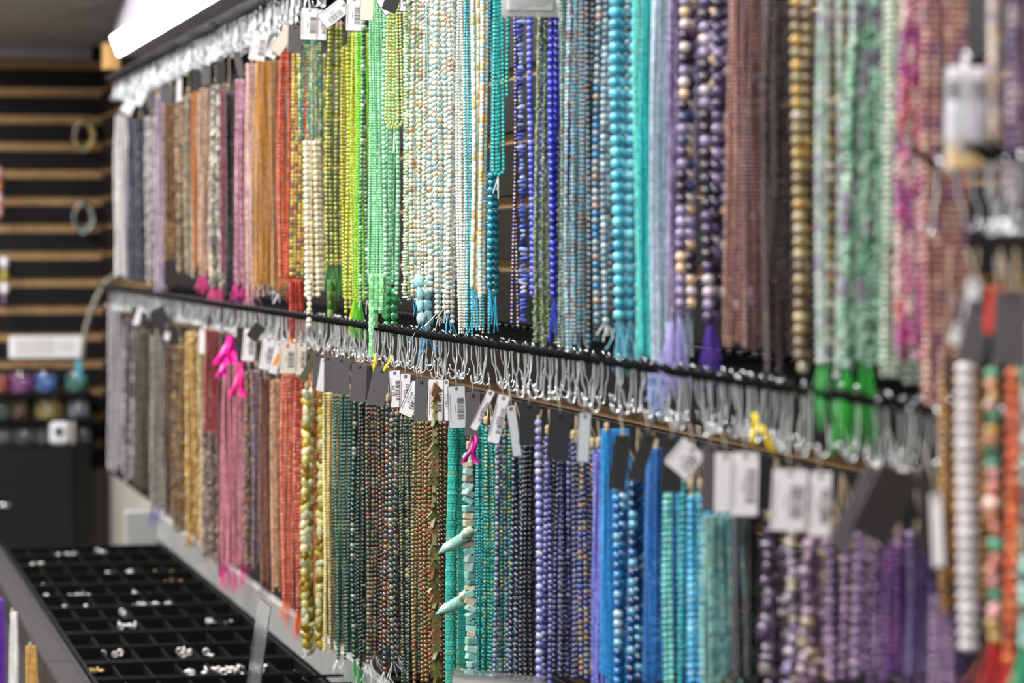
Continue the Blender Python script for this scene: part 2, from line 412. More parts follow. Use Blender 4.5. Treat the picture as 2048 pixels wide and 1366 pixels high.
def bundle(row, x0, x1, yt, yb, bpx, P, mode, desc, shape='r', m='stone', n=None, tail=None, X=None, extra=1, run=1, gain=None,
           loop=False, tilt=0.0, jit=.12, ymid=None, uneven=.010, gather=.78, zpeg=None, layers=1, deep=True, hang=True, **opt):
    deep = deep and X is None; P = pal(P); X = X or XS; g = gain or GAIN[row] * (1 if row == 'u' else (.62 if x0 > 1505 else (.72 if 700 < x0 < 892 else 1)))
    ym = ymid if ymid else min(max((yt + yb) / 2, 0), 1366)
    p0 = on_x(x0 + bpx / 2, ym, X); y = p0.y; D = depth(p0)
    d = bpx * D / F
    zt = on_x(x0, yt, X).z; zb = on_x(x0, yb, X).z
    wid = (x1 - x0) * D / F
    if n is None: n = max(1, int(round(wid / (d * .98))))
    step = wid / n
    fine = 2 if mode == 'i' else (1 if 480 < x0 < 1180 else 0)
    if mode == 'i': gather = 1.0 if bpx > 16 else .9
    BUNDLES.append((row if zpeg is None else 'r', y, X, X + wid, zt, hang))
    zpeg = zpeg or (ZTOP if row == 'u' else ZPEG)
    hook_z = zpeg - .052
    made = []
    def strand_geo(j, nn):
        xo = (j + .0) * step; L = (zt - zb) + random.uniform(-uneven, uneven * .4)
        zs, sc = bead_layout(shape, d, L, opt); k = len(zs)
        s = np.clip(zs / .09, 0, 1); s = s * s * (3 - 2 * s); s = gather + (1 - gather) * s
        cx = wid * .35
        px = X + cx + (xo - cx) * s + .0016 * np.sin(zs * 14 + random.uniform(0, 6.3)) + tilt * zs
        yy = (random.uniform(-.5, .5) * d * 1.1 if mode != 'i' else 0) + (d * (1.02 if mode == 'i' else .8) if int(j * 2) % 4 > 1 else 0)
        py = y + yy * s + .0016 * np.sin(zs * 11 + random.uniform(0, 6.3))
        if shape == 'c' or shape == 'n': px = px + rng.normal(size=k) * d * .12
        pos = np.stack([px, py, zt - zs], 1)
        rot = None
        if shape == 't': rot = rotx(rng.normal(size=k) * .05)
        elif shape == 'c': rot = rotz(rng.uniform(0, 6.28, k)) @ rotx(rng.uniform(-.6, .6, k))
        elif shape == 'n': rot = rotz(rng.uniform(0, 6.28, k)) @ rotx(rng.uniform(-.3, .3, k))
        elif shape == 'k': rot = rotz(rng.uniform(-.5, .5, k)) @ roty(rng.uniform(-.4, .3, k))
        elif shape == 'p': rot = rotz(rng.uniform(-.9, .9, k)) @ roty(rng.choice([-1.2, 1.2], k) + rng.normal(size=k) * .3)
        elif shape == 'tri': rot = rotz(rng.choice([0.1, -0.3, .3, 1.25], k) + rng.normal(size=k) * .2) @ roty(rng.normal(size=k) * .25)
        elif shape == 's': rot = rotz(rng.uniform(-.6, .6, k)) @ roty(rng.uniform(-.45, .55, k))
        elif shape == 'q': rot = rotz(rng.uniform(-.4, .4, k))
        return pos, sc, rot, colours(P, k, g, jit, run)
    def cord(parent, base, pos):
        mb = MB(); a = Vector((X + wid * .3, y, hook_z)) - base; q = Vector(pos[0]) - base
        mb.tube([a, (a + q) / 2 + Vector((.001, 0, 0)), q], .0006 if hang else .0003, 4, caps=False)
        kn = q + Vector((0, 0, min(.012, max(0.003, (a.z - q.z) * .3))))
        r = .0023
        if hang and zpeg != ZR: mb.lathe([(r * .5, -.0045), (r, -.002), (r * .7, 0), (r * 1.05, .002), (r * .5, .0045)], 7, kn)
        cm = tuple(int(255 * (v ** (1 / 2.2))) for v in P.mean(0))
        build('cord', mb, 'knot' if hang else thread_mat('%02x%02x%02x' % cm), parent)
    if mode == 'h':
        base = Vector((X, y, zb)); t = empty('bead_hank', base, desc, 'bead hank')
        extra_ = extra + (max(1, int(.02 / d)) if x0 > 480 and deep and hang else 0)
        for j in range(2 * n + extra_):
            pos, sc, rot, c = strand_geo(j if j < n + extra_ else j - n - extra_ + .5, n)
            if j >= n + extra_: pos[:, 1] += d * 1.3
            ts = TSHAPE(shape, fine)
            if ts == 'r5': sc = sc * 1.13
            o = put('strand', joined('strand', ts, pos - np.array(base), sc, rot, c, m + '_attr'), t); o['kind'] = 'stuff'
            if j == n // 2: cord(t, base, pos)
            made.append(pos)
        if tail:
            for q in range(min(n, 4)):
                pp = made[min(len(made) - 1, q * max(1, n // 4))][-1]; tuft('thread_ends', t, Vector(pp) - base, tail[0], tail[1], tail[2], tail[3] if len(tail) > 3 else .012)
        return t
    if hang and deep and x0 > 480:
        base = Vector((X, y, zb)); t = empty('bead_hank', base, 'deeper strands on the peg behind the ' + desc if len(desc.split()) < 10 else 'deeper strands behind ' + desc, 'bead hank')
        nd = max(2, int(.03 / max(d, .004)))
        dd = max(d, .004)
        for j in range(nd):
            zs = np.arange(dd / 2, (zt - zb) - .01, dd * .97); k = len(zs)
            pos = np.stack([np.full(k, X + wid + (j + .5) * .03 / nd), np.full(k, y + .3 * d * random.uniform(-1, 1)), zt - zs], 1)
            o = put('strand', joined('strand', 'r5', pos - np.array(base), np.full((k, 3), dd * .56), None, colours(P, k, g, jit, run), m + '_attr'), t); o['kind'] = 'stuff'
            if j == 0: cord(t, base, pos)
    res = []
    for j in range(n + (0 if mode == 'i' else 0)):
        pos, sc, rot, c = strand_geo(j, n)
        base = Vector((pos[-1][0], pos[-1][1], zb))
        lab = desc if n == 1 else ('%s strand in the %s' % (ORD[min(j, 7)] if j else 'leftmost', desc))
        t = empty('bead_strand', base, lab, 'bead strand', desc if n > 1 else None)
        if mode == 'j':
            o = put('beads', joined('beads', TSHAPE(shape, fine), pos - np.array(base), sc, rot, c, m + '_attr'), t); o['kind'] = 'stuff'
        else:
            for i in range(len(pos)):
                o = bpy.data.objects.new('bead', bead_mesh(TSHAPE(shape, 2), m + '_obj')); COL.objects.link(o); o.parent = t
                o.location = Vector(pos[i]) - base; o.scale = sc[i]; o.color = (*c[i], 1)
                if rot is not None: o.rotation_euler = Matrix(rot[i].tolist()).to_euler()
                else: o.rotation_euler = (0, 0, random.uniform(0, 6))
        cord(t, base, pos)
        if tail: tuft('thread_ends', t, Vector(pos[-1]) - base, tail[0], tail[1], tail[2], tail[3] if len(tail) > 3 else .012)
        res.append(t); made.append(pos)
    return res

U, Lw = 'u', 'l'
WT = ('e8e8ea', 3, .02)
# ---- upper row, left to right
bundle(U, 229, 253, 232, 552, 4.2, 'f0eeee*3 dcd8da', 'h', 'far white pearl bead hank at the left end of the upper row', m='pearl')
bundle(U, 253, 274, 240, 560, 4.5, '5c5f70*2 454858 6f7284', 'h', 'dark slate grey hank beside the far white pearls, upper row')
bundle(U, 274, 291, 240, 560, 4.5, '6e7080 3e4050 2c2c36', 'h', 'charcoal hank with a black edge in the upper row')
bundle(U, 291, 313, 235, 565, 6, 'd6d2d0*2 b4aeb0 a9a39c', 'h', 'pale grey chip hank in the upper row', shape='c')
bundle(U, 311, 326, 190, 560, 4.5, 'c4aac8 b098b4 d2c0d4', 'h', 'lilac bead hank left of the brown ones, upper row', m='pearl', tail=('bcb2d0', 8, .03))
bundle(U, 326, 353, 210, 520, 5, 'a07850*2 7c583a b08a5c 5c4430', 'h', 'brown mottled stone hank in the upper row')
bundle(U, 353, 372, 195, 545, 6, 'c4a888 9a8060 d8bc98 6c6058', 'h', 'tan and grey chip hank, upper row', shape='c')
bundle(U, 371, 384, 190, 550, 6, 'bcae94 8c8878 a89a80', 'h', 'greyish beige hank left of the orange strand, upper row')
bundle(U, 384, 396, 185, 540, 4.5, 'd88440*2 c87030', 'h', 'slim orange bead hank in the upper row')
bundle(U, 396, 420, 178, 548, 5, 'd8b8a0*2 c8a48c b8947c', 'h', 'pinkish beige hank right of the orange one, upper row', tail=('e04890', 12, .035, .012))
bundle(U, 420, 441, 172, 570, 8, 'd0ccb8 a8a494 e0dcc8 887c84', 'h', 'speckled grey pebble hank, upper row', shape='n', tail=('e85a98', 14, .04, .012))
bundle(U, 440, 450, 180, 545, 5, '84304c 9c4460', 'h', 'slim maroon bead hank, upper row')
bundle(U, 449, 470, 185, 592, 7, '2c2228*2 3c3036 1c161a', 'h', 'black bead hank between maroon and mauve, upper row')
bundle(U, 470, 492, 160, 575, 5, 'd49cb8*2 c08cac dcb0c4 b06a70', 'h', 'mauve pink bead hank, upper row', tail=('e0389c', 8, .03))
bundle(U, 491, 512, 128, 588, 5, 'ecc8bc*2 e0b4a8', 'h', 'pale pink bead hank left of the amber hank', tail=('d8a0b0', 6, .03))
bundle(U, 509, 543, 122, 572, 5, 'd49410*2 c48408 dca020', 'h', 'deep amber yellow hank in the upper row', m='glass')
bundle(U, 541, 557, 122, 585, 6, 'a87038 b88048 987050', 'h', 'brownish amber hank right of the yellow amber one', m='glass', tail=WT)
bundle(U, 556, 581, 102, 548, 9, 'd05034*2 c44428 dc6448', 'j', 'coral red rondelle bundle, upper row', shape='o', asp=.8, n=3, tail=('e85a3a', 3, .02))
bundle(U, 581, 609, 108, 558, 7.5, 'd4c858*3 e0d470 6c6850 8c8840', 'j', 'yellow bundle with grey specks, upper row', n=4, tail=('b03418', 10, .05, .01))
bundle(U, 576, 606, 560, 668, 6, 'c03018 d84020 a82810', 'h', 'red beads with orange threads dangling over the middle pegs', X=.672, hang=False, tail=('f09018', 8, .05, .012))
bundle(U, 597, 650, 78, 274, 6.5, '2c9078*6 58b080*3 a8c8a8*2 c8c850 3098a8*2 e0d890 2c7888*2', 'j', 'short teal green mixed seed bundle, upper row', n=8, X=.668, tail=('2c9078', 2, .01), uneven=.006)
bundle(U, 606, 650, 282, 585, 12, 'f4ead0*3 ecdcb4 fcf4e0', 'i', 'cream pearl bundle below the teal seeds', m='pearl', n=4, tilt=.0, hang=False)
bundle(U, 614, 632, 560, 655, 11, 'f4ead0*2 ecdcb4', 'i', 'cream pearl strand hanging past the middle pegs', m='pearl', n=1, X=.664, hang=False)
bundle(U, 650, 690, 55, 525, 9, 'a8b044*3 b8c058 8c9438 74803c', 'j', 'olive green round bundle, upper row', n=4, tail=('48a050', 5, .05, .01))
bundle(U, 652, 676, 560, 622, 13, '5c8038 3c6428 8cac60', 'i', 'dark green oval drops under the olive strands', n=2, shape='t', asp=1.6, m='glass', X=.684, hang=False)
bundle(U, 683, 700, 95, 590, 7, 'b4b018*2 a8a010 c8c030', 'h', 'mustard yellow glass hank behind the olive strands', m='glass', n=3)
bundle(U, 690, 709, 70, 620, 9, 'b4c048*3 a4b03c c4cc60', 'j', 'pale olive long bundle, upper row', n=2)
bundle(U, 702, 714, 68, 610, 5, 'd4e040 c0d430 e0e85c', 'h', 'yellow lime seed hank, upper row', m='glass', tail=('c8d028', 16, .05, .01))
bundle(U, 711, 723, 66, 590, 5.5, '7ce040*2 68d430 94e858', 'h', 'bright green seed hank, upper row', m='glass', tail=('58c838', 14, .06, .012))
bundle(U, 719, 737, 42, 592, 9, '587c6c*3 3c6054 8ca494 d0d8cc 4c6858', 'j', 'dark moss agate bundle left of the mint hank', n=2, tail=WT)
bundle(U, 736, 768, -30, 565, 5.2, '98e0ac*3 84d49c b0ecc0', 'h', 'mint green glass seed hank at centre of the upper row', m='glass', n=7, layers=1, gain=1.25)
bundle(U, 738, 764, 548, 706, 8.5, 'a0e4a8*2 8cd894 b4f0bc', 'h', 'tapering mint green cube bead tail in front of the pegs', m='glass', shape='q', n=3, X=.640, asp=.85, hang=False, gather=1.15, uneven=.055)
bundle(U, 765, 801, 30, 585, 10, '9cd4b0*2 88c89c b4e0c4', 'i', 'translucent jade green round bundle, upper row', m='glass', n=3, uneven=.004, tail=('30b870', 3, .02, .02))
bundle(U, 764, 800, 575, 660, 17, '3ca060*2 2c8c50 5cb478', 'i', 'large emerald green ball cluster above the pegs', m='glass', n=2, hang=False)
bundle(U, 806, 822, -30, 600, 12, 'd8ecc8*2 c4e0b4 e4f0d0 b8c088', 'i', 'pale green crystal chip strand, upper row', m='glass', shape='c', n=2, asp=.5)
AMZ = 'e8e4d0*4 d8dcd0*2 c8dcd8*2 e0c498 c8a078 9c8c84 f0ecdc*2 a8ccd0'
bundle(U, 820, 843, -30, 600, 9.5, AMZ, 'i', 'small multicolour amazonite bundle, upper row', n=3, tail=('3ca0d0', 3, .02, .015), jit=.06)
bundle(U, 842, 857, -30, 585, 8, AMZ, 'j', 'fine amazonite bundle beside the big round strand', n=2, jit=.06)
bundle(U, 856, 871, -30, 585, 13, 'd4d8cc*3 b8d0d0*2 c4bcb0 e0ccac a8c4c8 c8a890', 'i', 'big round amazonite strand in the upper row', n=1, jit=.05)
bundle(U, 866, 894, -30, 620, 11, 'e4ece0*3 d0e4dc*2 b0d4d8 f0e8d4 e8dcb8 a8d0d8', 'i', 'pale aqua amazonite bundle, upper row', n=3, tail=WT, jit=.05)
bundle(U, 893, 913, -30, 640, 10, 'd8e4dc*2 b4d0d0 c8d4d0 e4dcc4 b8a898', 'i', 'blue grey amazonite bundle left of the white seeds', n=2, tail=('4cb0d8', 3, .03, .008), jit=.05)
bundle(U, 834, 864, 548, 655, 20, 'a0d4dc*2 88c4d0 b8dcd8', 'i', 'chunky aqua nugget cluster tied with blue thread', shape='n', asp=1.25, n=2, X=.668, hang=False, tail=('30a8e0', 6, .04, .015))
bundle(U, 912, 930, -30, 660, 6, 'fcfaf0*3 f0ece0', 'h', 'white seed bead hank in the upper row', m='pearl', n=3)
bundle(U, 929, 946, -30, 665, 6, '50bcc8*2 38a8b8 7cd0d8', 'h', 'aqua faceted hank right of the white seeds', m='glass', n=3)
bundle(U, 941, 966, -30, 578, 10, 'f0e8d0*3 e4d8b4 d0dcd0 d8b880', 'i', 'cream tube bead bundle, upper row', deep=False, shape='t', asp=1.5, n=2, tail=('40b0d8', 3, .05, .01), jit=.05)
bundle(U, 958, 978, -30, 590, 9.5, 'e8e4d0*2 c4dcdc*2 e0c078 ecdcc0 a8d0d8', 'i', 'amazonite drum bead bundle left of the dark teal one', deep=False, shape='t', asp=.9, n=2, jit=.05)
bundle(U, 972, 1006, -30, 350, 8, '10889c*3 0c7c90 2098a8', 'j', 'deep teal seed bundle behind the turquoise loop', deep=False, m='pearl', n=3, X=.69)
bundle(U, 972, 1008, 345, 582, 15, '0c8098*3 087088 1890a4', 'i', 'large dark teal pearl pair under the loop', deep=False, m='pearl', n=2, hang=False, tail=('28b0d8', 5, .05, .008), gather=1)
bundle(U, 1014, 1023, 30, 205, 9, '14b0a8*2 10a49c', 'i', 'short turquoise pearl strand against bare slats', deep=False, m='pearl', n=1, X=.685)
bundle(U, 1023, 1041, 28, 662, 8, '8c7c84*2 a8989c 6c5c68 5c50a8', 'j', 'gunmetal faceted bundle with violet glints', deep=False, m='metal', n=2)
bundle(U, 1040, 1058, 30, 650, 9, '5068c0 8098d0 3848b0 b0bcd8 303c90', 'i', 'lapis spike strand in the upper row', deep=False, shape='k', n=1, asp=1.0)
bundle(U, 1056, 1070, 28, 600, 13, '5058d0*2 4048c4 6c74dc', 'i', 'round royal blue strand beside the spikes', m='pearl', n=1)
bundle(U, 1070, 1097, -30, 690, 7, '788c68*2 5c6c58 a0a880 909484 6c8c54', 'h', 'mossy green grey chip hank, upper row', shape='c', n=4)
bundle(U, 1097, 1120, 30, 602, 15, '1c28b0*2 1820a0 2430bc', 'i', 'cobalt blue round pair in the upper row', m='pearl', n=2, tail=('2030b0', 6, .05, .008))
bundle(U, 1119, 1134, -30, 690, 7, '70908c 587874 8ca49c 605c54', 'h', 'grey green seed hank right of the cobalt pair', n=2)
bundle(U, 1131, 1147, -30, 690, 8, '98bccc*2 80a8bc b4ccd4 90746c', 'h', 'light blue seed hank, upper row', n=2)
bundle(U, 1145, 1158, -30, 685, 8, '5494a4 40809c 7c8c88 6c5c54', 'h', 'blue teal seed hank, upper row', n=2)
bundle(U, 1158, 1174, -30, 680, 9, '508090 6c7474 3c7c98 806458', 'h', 'grey teal seed hank with brown flecks', n=2)
bundle(U, 1172, 1191, -30, 690, 12, '1c3440 202c34 2c5468 302824', 'i', 'dark teal faceted pair, upper row', n=2, m='glass')
bundle(U, 1188, 1206, -30, 650, 15, '788c98 2478b0 a08478 8c9c9c 4c6c7c', 'i', 'blue and brown agate strand, upper row', n=1, m='glass')
bundle(U, 1204, 1224, -30, 650, 14, '8ca4b0 b0c0c4 7890a0 5c7080', 'i', 'grey blue faceted strand left of the aqua pearls', n=2, m='glass', tail=WT)
bundle(U, 1222, 1269, -30, 640, 24, '50b0c8*2 40a0bc 68c0d0', 'i', 'big aqua pearl bundle in the upper row', m='pearl', n=3, tail=('70b8d0', 10, .06, .015))
bundle(U, 1268, 1283, -30, 715, 7, '70dcd0*2 60ccc4', 'h', 'light turquoise seed hank edge, upper row', n=2)
bundle(U, 1280, 1305, -30, 712, 7, '10c4c4*2 20b4b8', 'h', 'vivid turquoise seed hank in the upper row', n=4)
bundle(U, 1303, 1342, -30, 722, 8, 'bccce0*3 acbcd4 ccd8e4', 'h', 'pale powder blue hank, upper row', n=5, m='pearl', tail=('a0b4e0', 10, .05))
bundle(U, 1338, 1358, -30, 630, 9, '7c6494*2 684c80 8c78a4', 'h', 'small amethyst purple hank, upper row', n=3, tail=('a8a0d8', 20, .07, .012))
bundle(U, 1355, 1404, -30, 620, 24, '241c30*2 4c3c60 c8b8b8 d0b090 3c4470 847898 9c94b4', 'i', 'chunky dark purple and cream stone bundle', n=2, jit=.05)
bundle(U, 1402, 1456, -30, 640, 26, '2c2438*2 503c68 b4a8b4 403058 8c7ca0 241c28', 'i', 'chunky dark amethyst stone bundle, upper row', n=2, jit=.05, tail=('5838a0', 14, .06, .012))
bundle(U, 1452, 1486, -30, 682, 8.5, 'a07468*2 946860 ac8074', 'h', 'rosy brown seed hank edge, upper row', n=4)
bundle(U, 1484, 1532, -30, 690, 8.5, '6c4848*2 5c3c3c 784c44', 'h', 'deep brown seed hank in the upper row', n=5)
bundle(U, 1528, 1588, -30, 735, 13, '2c1c1c*2 44302c 201414 343038', 'h', 'near black brown hank, upper row', n=5)
bundle(U, 1584, 1634, -30, 730, 26, 'a8966c 8c7c54 b8ac94 746048 b08c48', 'i', 'golden rutile stone bundle, upper row', n=2, m='glass')
bundle(U, 1632, 1692, -30, 740, 16, 'c8d4cc*2 b4c8bc a8a4b4 98b8a4', 'i', 'pale fluorite bundle, upper row', n=3, m='glass', tail=('58b868', 10, .05, .010))
bundle(U, 1688, 1772, -30, 740, 18, '94bca4*2 88b098 a4c4b0 7c7488 68a080', 'h', 'green fluorite hank with purple spots, upper row', n=5, shape='n', m='glass', tail=('30a83c', 14, .065, .010), run=3)
bundle(U, 1768, 1802, -30, 760, 14, 'b4c4b0*2 a0b09c c4ccbc', 'h', 'dull sage hank between green and magenta, upper row', n=3)
bundle(U, 1798, 1850, -30, 720, 18, 'b8508c c87894 d8b0b0 983c80 c0646c', 'h', 'magenta and pink stone hank, upper row', n=3, shape='n', run=3)
bundle(U, 1846, 1892, -30, 800, 15, 'b88078 a8746c c09c8c 805878 9c6c60', 'h', 'dusty pink tan hank left of the plastic packet', n=4, run=2)
# loops tied in the upper row
# ---- lower row, left to right
bundle(Lw, 215, 243, 618, 938, 4.6, 'c8c4c8*3 b4b0b4', 'h', 'far silver white pearl hank at the left end of the lower row', m='pearl')
bundle(Lw, 245, 268, 640, 955, 7, '7c7a7e 9a989c 5c5a60 b8b4b4', 'h', 'grey silver hank beside the far pearls, lower row')
bundle(Lw, 268, 299, 662, 975, 4.2, '66644e*2 545240 747258', 'h', 'dark olive hank, lower row', extra=2)
bundle(Lw, 300, 326, 672, 1010, 5.5, '9c9a92*2 88867e aeaca2', 'h', 'plain grey hank, lower row', tail=('6860b0', 6, .06))
bundle(Lw, 326, 346, 690, 1030, 6, '5c4434 7c5c3c 4c3830', 'h', 'dark bronze brown hank, lower row')
bundle(Lw, 346, 371, 690, 1055, 7, '947448 b48c54 6c5438 8c8074', 'h', 'bronze chip hank, lower row', shape='c')
bundle(Lw, 371, 398, 665, 1075, 7, 'd0a860*2 b88c48 e8c890', 'h', 'gold nugget hank, lower row', shape='n', tail=('a87838', 8, .02))
bundle(Lw, 397, 413, 680, 1090, 5.5, 'c8b080 b89c64 d8c8a0', 'h', 'cream gold slim hank, lower row')
bundle(Lw, 408, 436, 660, 866, 4.5, 'a01024*3 8c0c1c', 'h', 'short dark red hank in the lower row', X=.668)
bundle(Lw, 404, 438, 790, 1122, 7, 'b89c90 8c7c78 5c5858 c8ac9c', 'h', 'grey and blush chip hank under the dark red one', shape='c', tail=('c8c4c0', 8, .03))
bundle(Lw, 436, 445, 760, 1145, 5.5, '701828 5c1020', 'h', 'slim burgundy hank, lower row')
bundle(Lw, 443, 490, 722, 1128, 5, 'e894a8*3 dc8498 f0a8b8', 'h', 'rose pink hank in the lower row', m='glass', n=8, tail=('f01890', 10, .05, .008))
bundle(Lw, 488, 504, 740, 1125, 7, '84684c 9c7458 6c6078 b08c70', 'h', 'brown and gold chip hank right of the pink one', shape='c', tail=('a83070', 8, .04))
bundle(Lw, 502, 522, 740, 1130, 7, '7c6870 6c5c74 94747c 5c4c54', 'h', 'dusky violet brown hank, lower row')
bundle(Lw, 519, 542, 755, 1170, 6, '7c4426*2 68381e 8c5434', 'h', 'rust brown hank, lower row', tail=('602840', 6, .03))
bundle(Lw, 541, 562, 760, 1175, 6, 'd09c74*2 b88864 dcb490', 'h', 'peach tan hank, lower row')
bundle(Lw, 561, 590, 748, 1200, 7.5, 'ec6c4c*3 dc5838 f48868', 'j', 'salmon coral bundle, lower row', m='glass', n=4, tail=('f07850', 6, .05, .012))
bundle(Lw, 588, 607, 752, 1215, 7.5, 'c04028 b03420 d05840 dc8868', 'j', 'brick red bundle, lower row', m='glass', n=3, tail=('e06018', 12, .05, .012))
bundle(Lw, 598, 643, 778, 1285, 26, 'd0cc80*2 b8a040 e4e0b0 988020 c0c4a0 8c6c18', 'i', 'yellow jade teardrop bundle, lower row', shape='p', m='glass', n=3, asp=.62, X=.668, tail=WT)
bundle(Lw, 645, 667, 785, 1300, 6, 'ecd890*3 dcc880 f4e4a8', 'h', 'pale butter yellow hank, lower row', m='matte', n=4)
bundle(Lw, 662, 672, 790, 1300, 7, '18281e 101c16 223428', 'j', 'black green slim bundle, lower row', n=2, m='pearl')
bundle(Lw, 670, 690, 790, 1320, 7.6, '145c48*3 0c4c3c 1c6c54', 'j', 'emerald malachite bundle, lower row', n=3, m='pearl', tail=WT)
bundle(Lw, 688, 704, 790, 1310, 7.6, '0c443c 083830 144c44', 'j', 'deep bottle green bundle, lower row', n=2, m='pearl')
bundle(Lw, 703, 716, 800, 1320, 10.5, '1c4434*3 2c5c48 143028 a0a898 3c5430', 'i', 'dark moss agate strand, lower row', n=1, m='glass', tail=('20a050', 8, .05, .012))
bundle(Lw, 714, 731, 806, 1322, 8, '141c1a*3 1c2824 481c14', 'j', 'black onyx green bundle, lower row', n=2, m='pearl', tail=('209048', 8, .05, .012))
IND = '5c6444*2 7c8468 84543c 9c7454 4c5450 b0a490 6c4c4c 8c6c30 3c4c40'
bundle(Lw, 731, 757, 805, 1318, 9, IND, 'j', 'speckled indian agate bundle, lower row', n=3, m='glass', tail=('d8d8d8', 5, .03, .02))
bundle(Lw, 756, 769, 808, 1310, 9, '503830 6c4840 3c3c38 84503c 5c5c50', 'j', 'brown indian agate slim bundle', n=1, m='glass')
bundle(Lw, 767, 781, 810, 1330, 11, '5c4034 8c5434 3c4440 7c6c68 4c5c64 a47c50', 'i', 'large brown indian agate strand', n=1, m='glass', tail=('e0e0e0', 6, .035, .025))
bundle(Lw, 778, 803, 822, 1318, 11.5, '546c5c*2 44586c 7c8c74 8c7c84 3c5048 b0a488 5c7468', 'i', 'grey green fancy jasper bundle, lower row', n=2, tail=('e0e0e0', 5, .03, .02))
bundle(Lw, 799, 825, 835, 1366, 6.6, '4c6450*2 6c8468 34483c 8c9c70 587868', 'j', 'fine green turquoise bundle, lower row', n=4)
bundle(Lw, 824, 838, 842, 1366, 8.5, 'a09458 8c7c40 b0985c 9c6840', 'j', 'olive unakite bundle, lower row', n=2)
bundle(Lw, 837, 850, 842, 1366, 9, 'a05c3c 8c7844 b46c4c 7c7038', 'j', 'rusty unakite bundle, lower row', n=1)
bundle(Lw, 848, 860, 842, 1366, 10, '7c5c3c 8c6c44 6c6434 945c44', 'i', 'brown unakite strand beside the triangles', n=1)
bundle(Lw, 858, 894, 765, 1375, 27, '6c6c30*2 7c7440 8c6038 5c5c28', 'i', 'unakite triangle bead strand', shape='tri', n=1, X=.645, m='matte', jit=.1)
bundle(Lw, 874, 895, 845, 1366, 9.5, '5c4c2c 6c4434 4c4424', 'i', 'dark unakite pair behind the triangles', n=2)
bundle(Lw, 893, 940, 848, 1380, 22, '38b8a8*4 2ca898 50c4b0 6cac88', 'i', 'turquoise heishi disc pair, lower row', shape='d', n=2, asp=.26, jit=.07, m='matte')
bundle(Lw, 930, 954, 905, 1370, 20, '8cc4b8*2 70b0a8 a8d0c4 bcb49c', 'i', 'stacked amazonite slab strand, lower row', shape='s', asp=.7, m='matte', n=1, X=.662)
for (px, py, rz, lab) in ((918, 1082, 32, 'upper'), (914, 1206, 30, 'lower')):
    p = on_x(px, py, .650); t_ = tag(put('amazonite_shard', None, None, p), 'long amazonite shard sticking out of the slab strand, %s of two' % lab, 'bead')
    o = put('stone', bead_mesh('n2', 'stone_obj'), t_, rot=(.2, -math.radians(rz), .15)); o.scale = (.021, .006, .0062); o.color = (*hexc('86b8aa'), 1)
    o = put('stone', bead_mesh('n1', 'stone_obj'), t_, (.009, -.003, .0085), (.3, -math.radians(rz) + .3, .3)); o.scale = (.009, .005, .006); o.color = (*hexc('a8c4a4'), 1)
    mb = MB(); mb.tube([(.016, 0, .008), (.020, .004, .012)], .0008, 4); build('cord', mb, 'knot', t_)
bundle(Lw, 950, 967, 850, 1366, 6.5, '10a0ac*2 0c8c98 40b8bc', 'h', 'bright teal faceted hank, lower row', n=3, m='glass')
bundle(Lw, 965, 987, 858, 1366, 8, '10988c*2 0c8878 9cac60 58b098', 'j', 'teal and gold faceted bundle, lower row', n=3, m='glass')
bundle(Lw, 986, 1020, 868, 1366, 10.5, '545c78*2 444c68 7480a0 8c8c98', 'i', 'grey blue sodalite bundle, lower row', n=3, m='glass', jit=.15)
bundle(Lw, 1019, 1040, 890, 1366, 12, '2c3448 242838 3c4860', 'i', 'dark navy sodalite pair, lower row', n=2, m='glass')
bundle(Lw, 1040, 1070, 880, 1366, 10, '1c1c22*2 2c2c34 3c3438', 'j', 'black spinel bundle, lower row', n=3, m='glass')
bundle(Lw, 1069, 1088, 835, 1366, 17, '8c90cc*2 7c80c0 a8a8c8 9ca0d4', 'i', 'large periwinkle sodalite strand', n=1, X=.668)
bundle(Lw, 1084, 1108, 870, 1366, 13, '6c6cb0 5c5ca4 8484bc 4c4c8c', 'i', 'smaller periwinkle sodalite pair', n=2)
bundle(Lw, 1106, 1142, 900, 1366, 11, '1c1c40*2 16163a 2c3060', 'j', 'dark lapis bundle left of the violet blue one', n=3, m='glass')
bundle(Lw, 1140, 1162, 880, 1366, 11, '3c3c6c 4c4c7c 28284c 5c5c84', 'j', 'slate violet bundle, lower row', n=2, m='glass')
bundle(Lw, 1158, 1190, 900, 1366, 12, '3c5084 2c4070 7c7868 947048 1c3494', 'j', 'lapis bundle with gold flecks, lower row', n=3, m='glass')
bundle(Lw, 1186, 1206, 900, 1366, 7, '6c70d0*2 5c60c0 7c80dc', 'h', 'periwinkle blue seed hank, lower row', n=3)
bundle(Lw, 1202, 1228, 858, 1366, 7, '0898e0*3 048cd4', 'h', 'vivid sky blue seed hank, lower row', n=4, m='matte')
bundle(Lw, 1224, 1260, 965, 1366, 20, '1468ac 2c80b8 70a8cc 0c4c8c a8c4d4', 'i', 'blue crystal bundle, lower row', n=2, m='glass')
bundle(Lw, 1254, 1294, 960, 1366, 20, '083c74*2 0c4c84 062c5c 60a0b8', 'i', 'dark blue crystal bundle, lower row', n=2, m='glass')
bundle(Lw, 1290, 1330, 895, 1366, 9, '0470c0*3 0864b4', 'h', 'strong blue seed hank, lower row', n=4, m='matte')
bundle(Lw, 1326, 1354, 985, 1366, 13, '7cdcc8*2 60c8b4 94e4d4', 'j', 'mint aqua glass bundle, lower row', n=2, m='glass')
bundle(Lw, 1350, 1374, 960, 1366, 13, '10b0bc*2 089cac', 'j', 'teal glass bundle, lower row', n=2, m='glass')
bundle(Lw, 1369, 1404, 990, 1366, 15, '54bcf0*2 38a8e4 78ccf4', 'j', 'light sky blue glass bundle, lower row', n=3, m='glass')
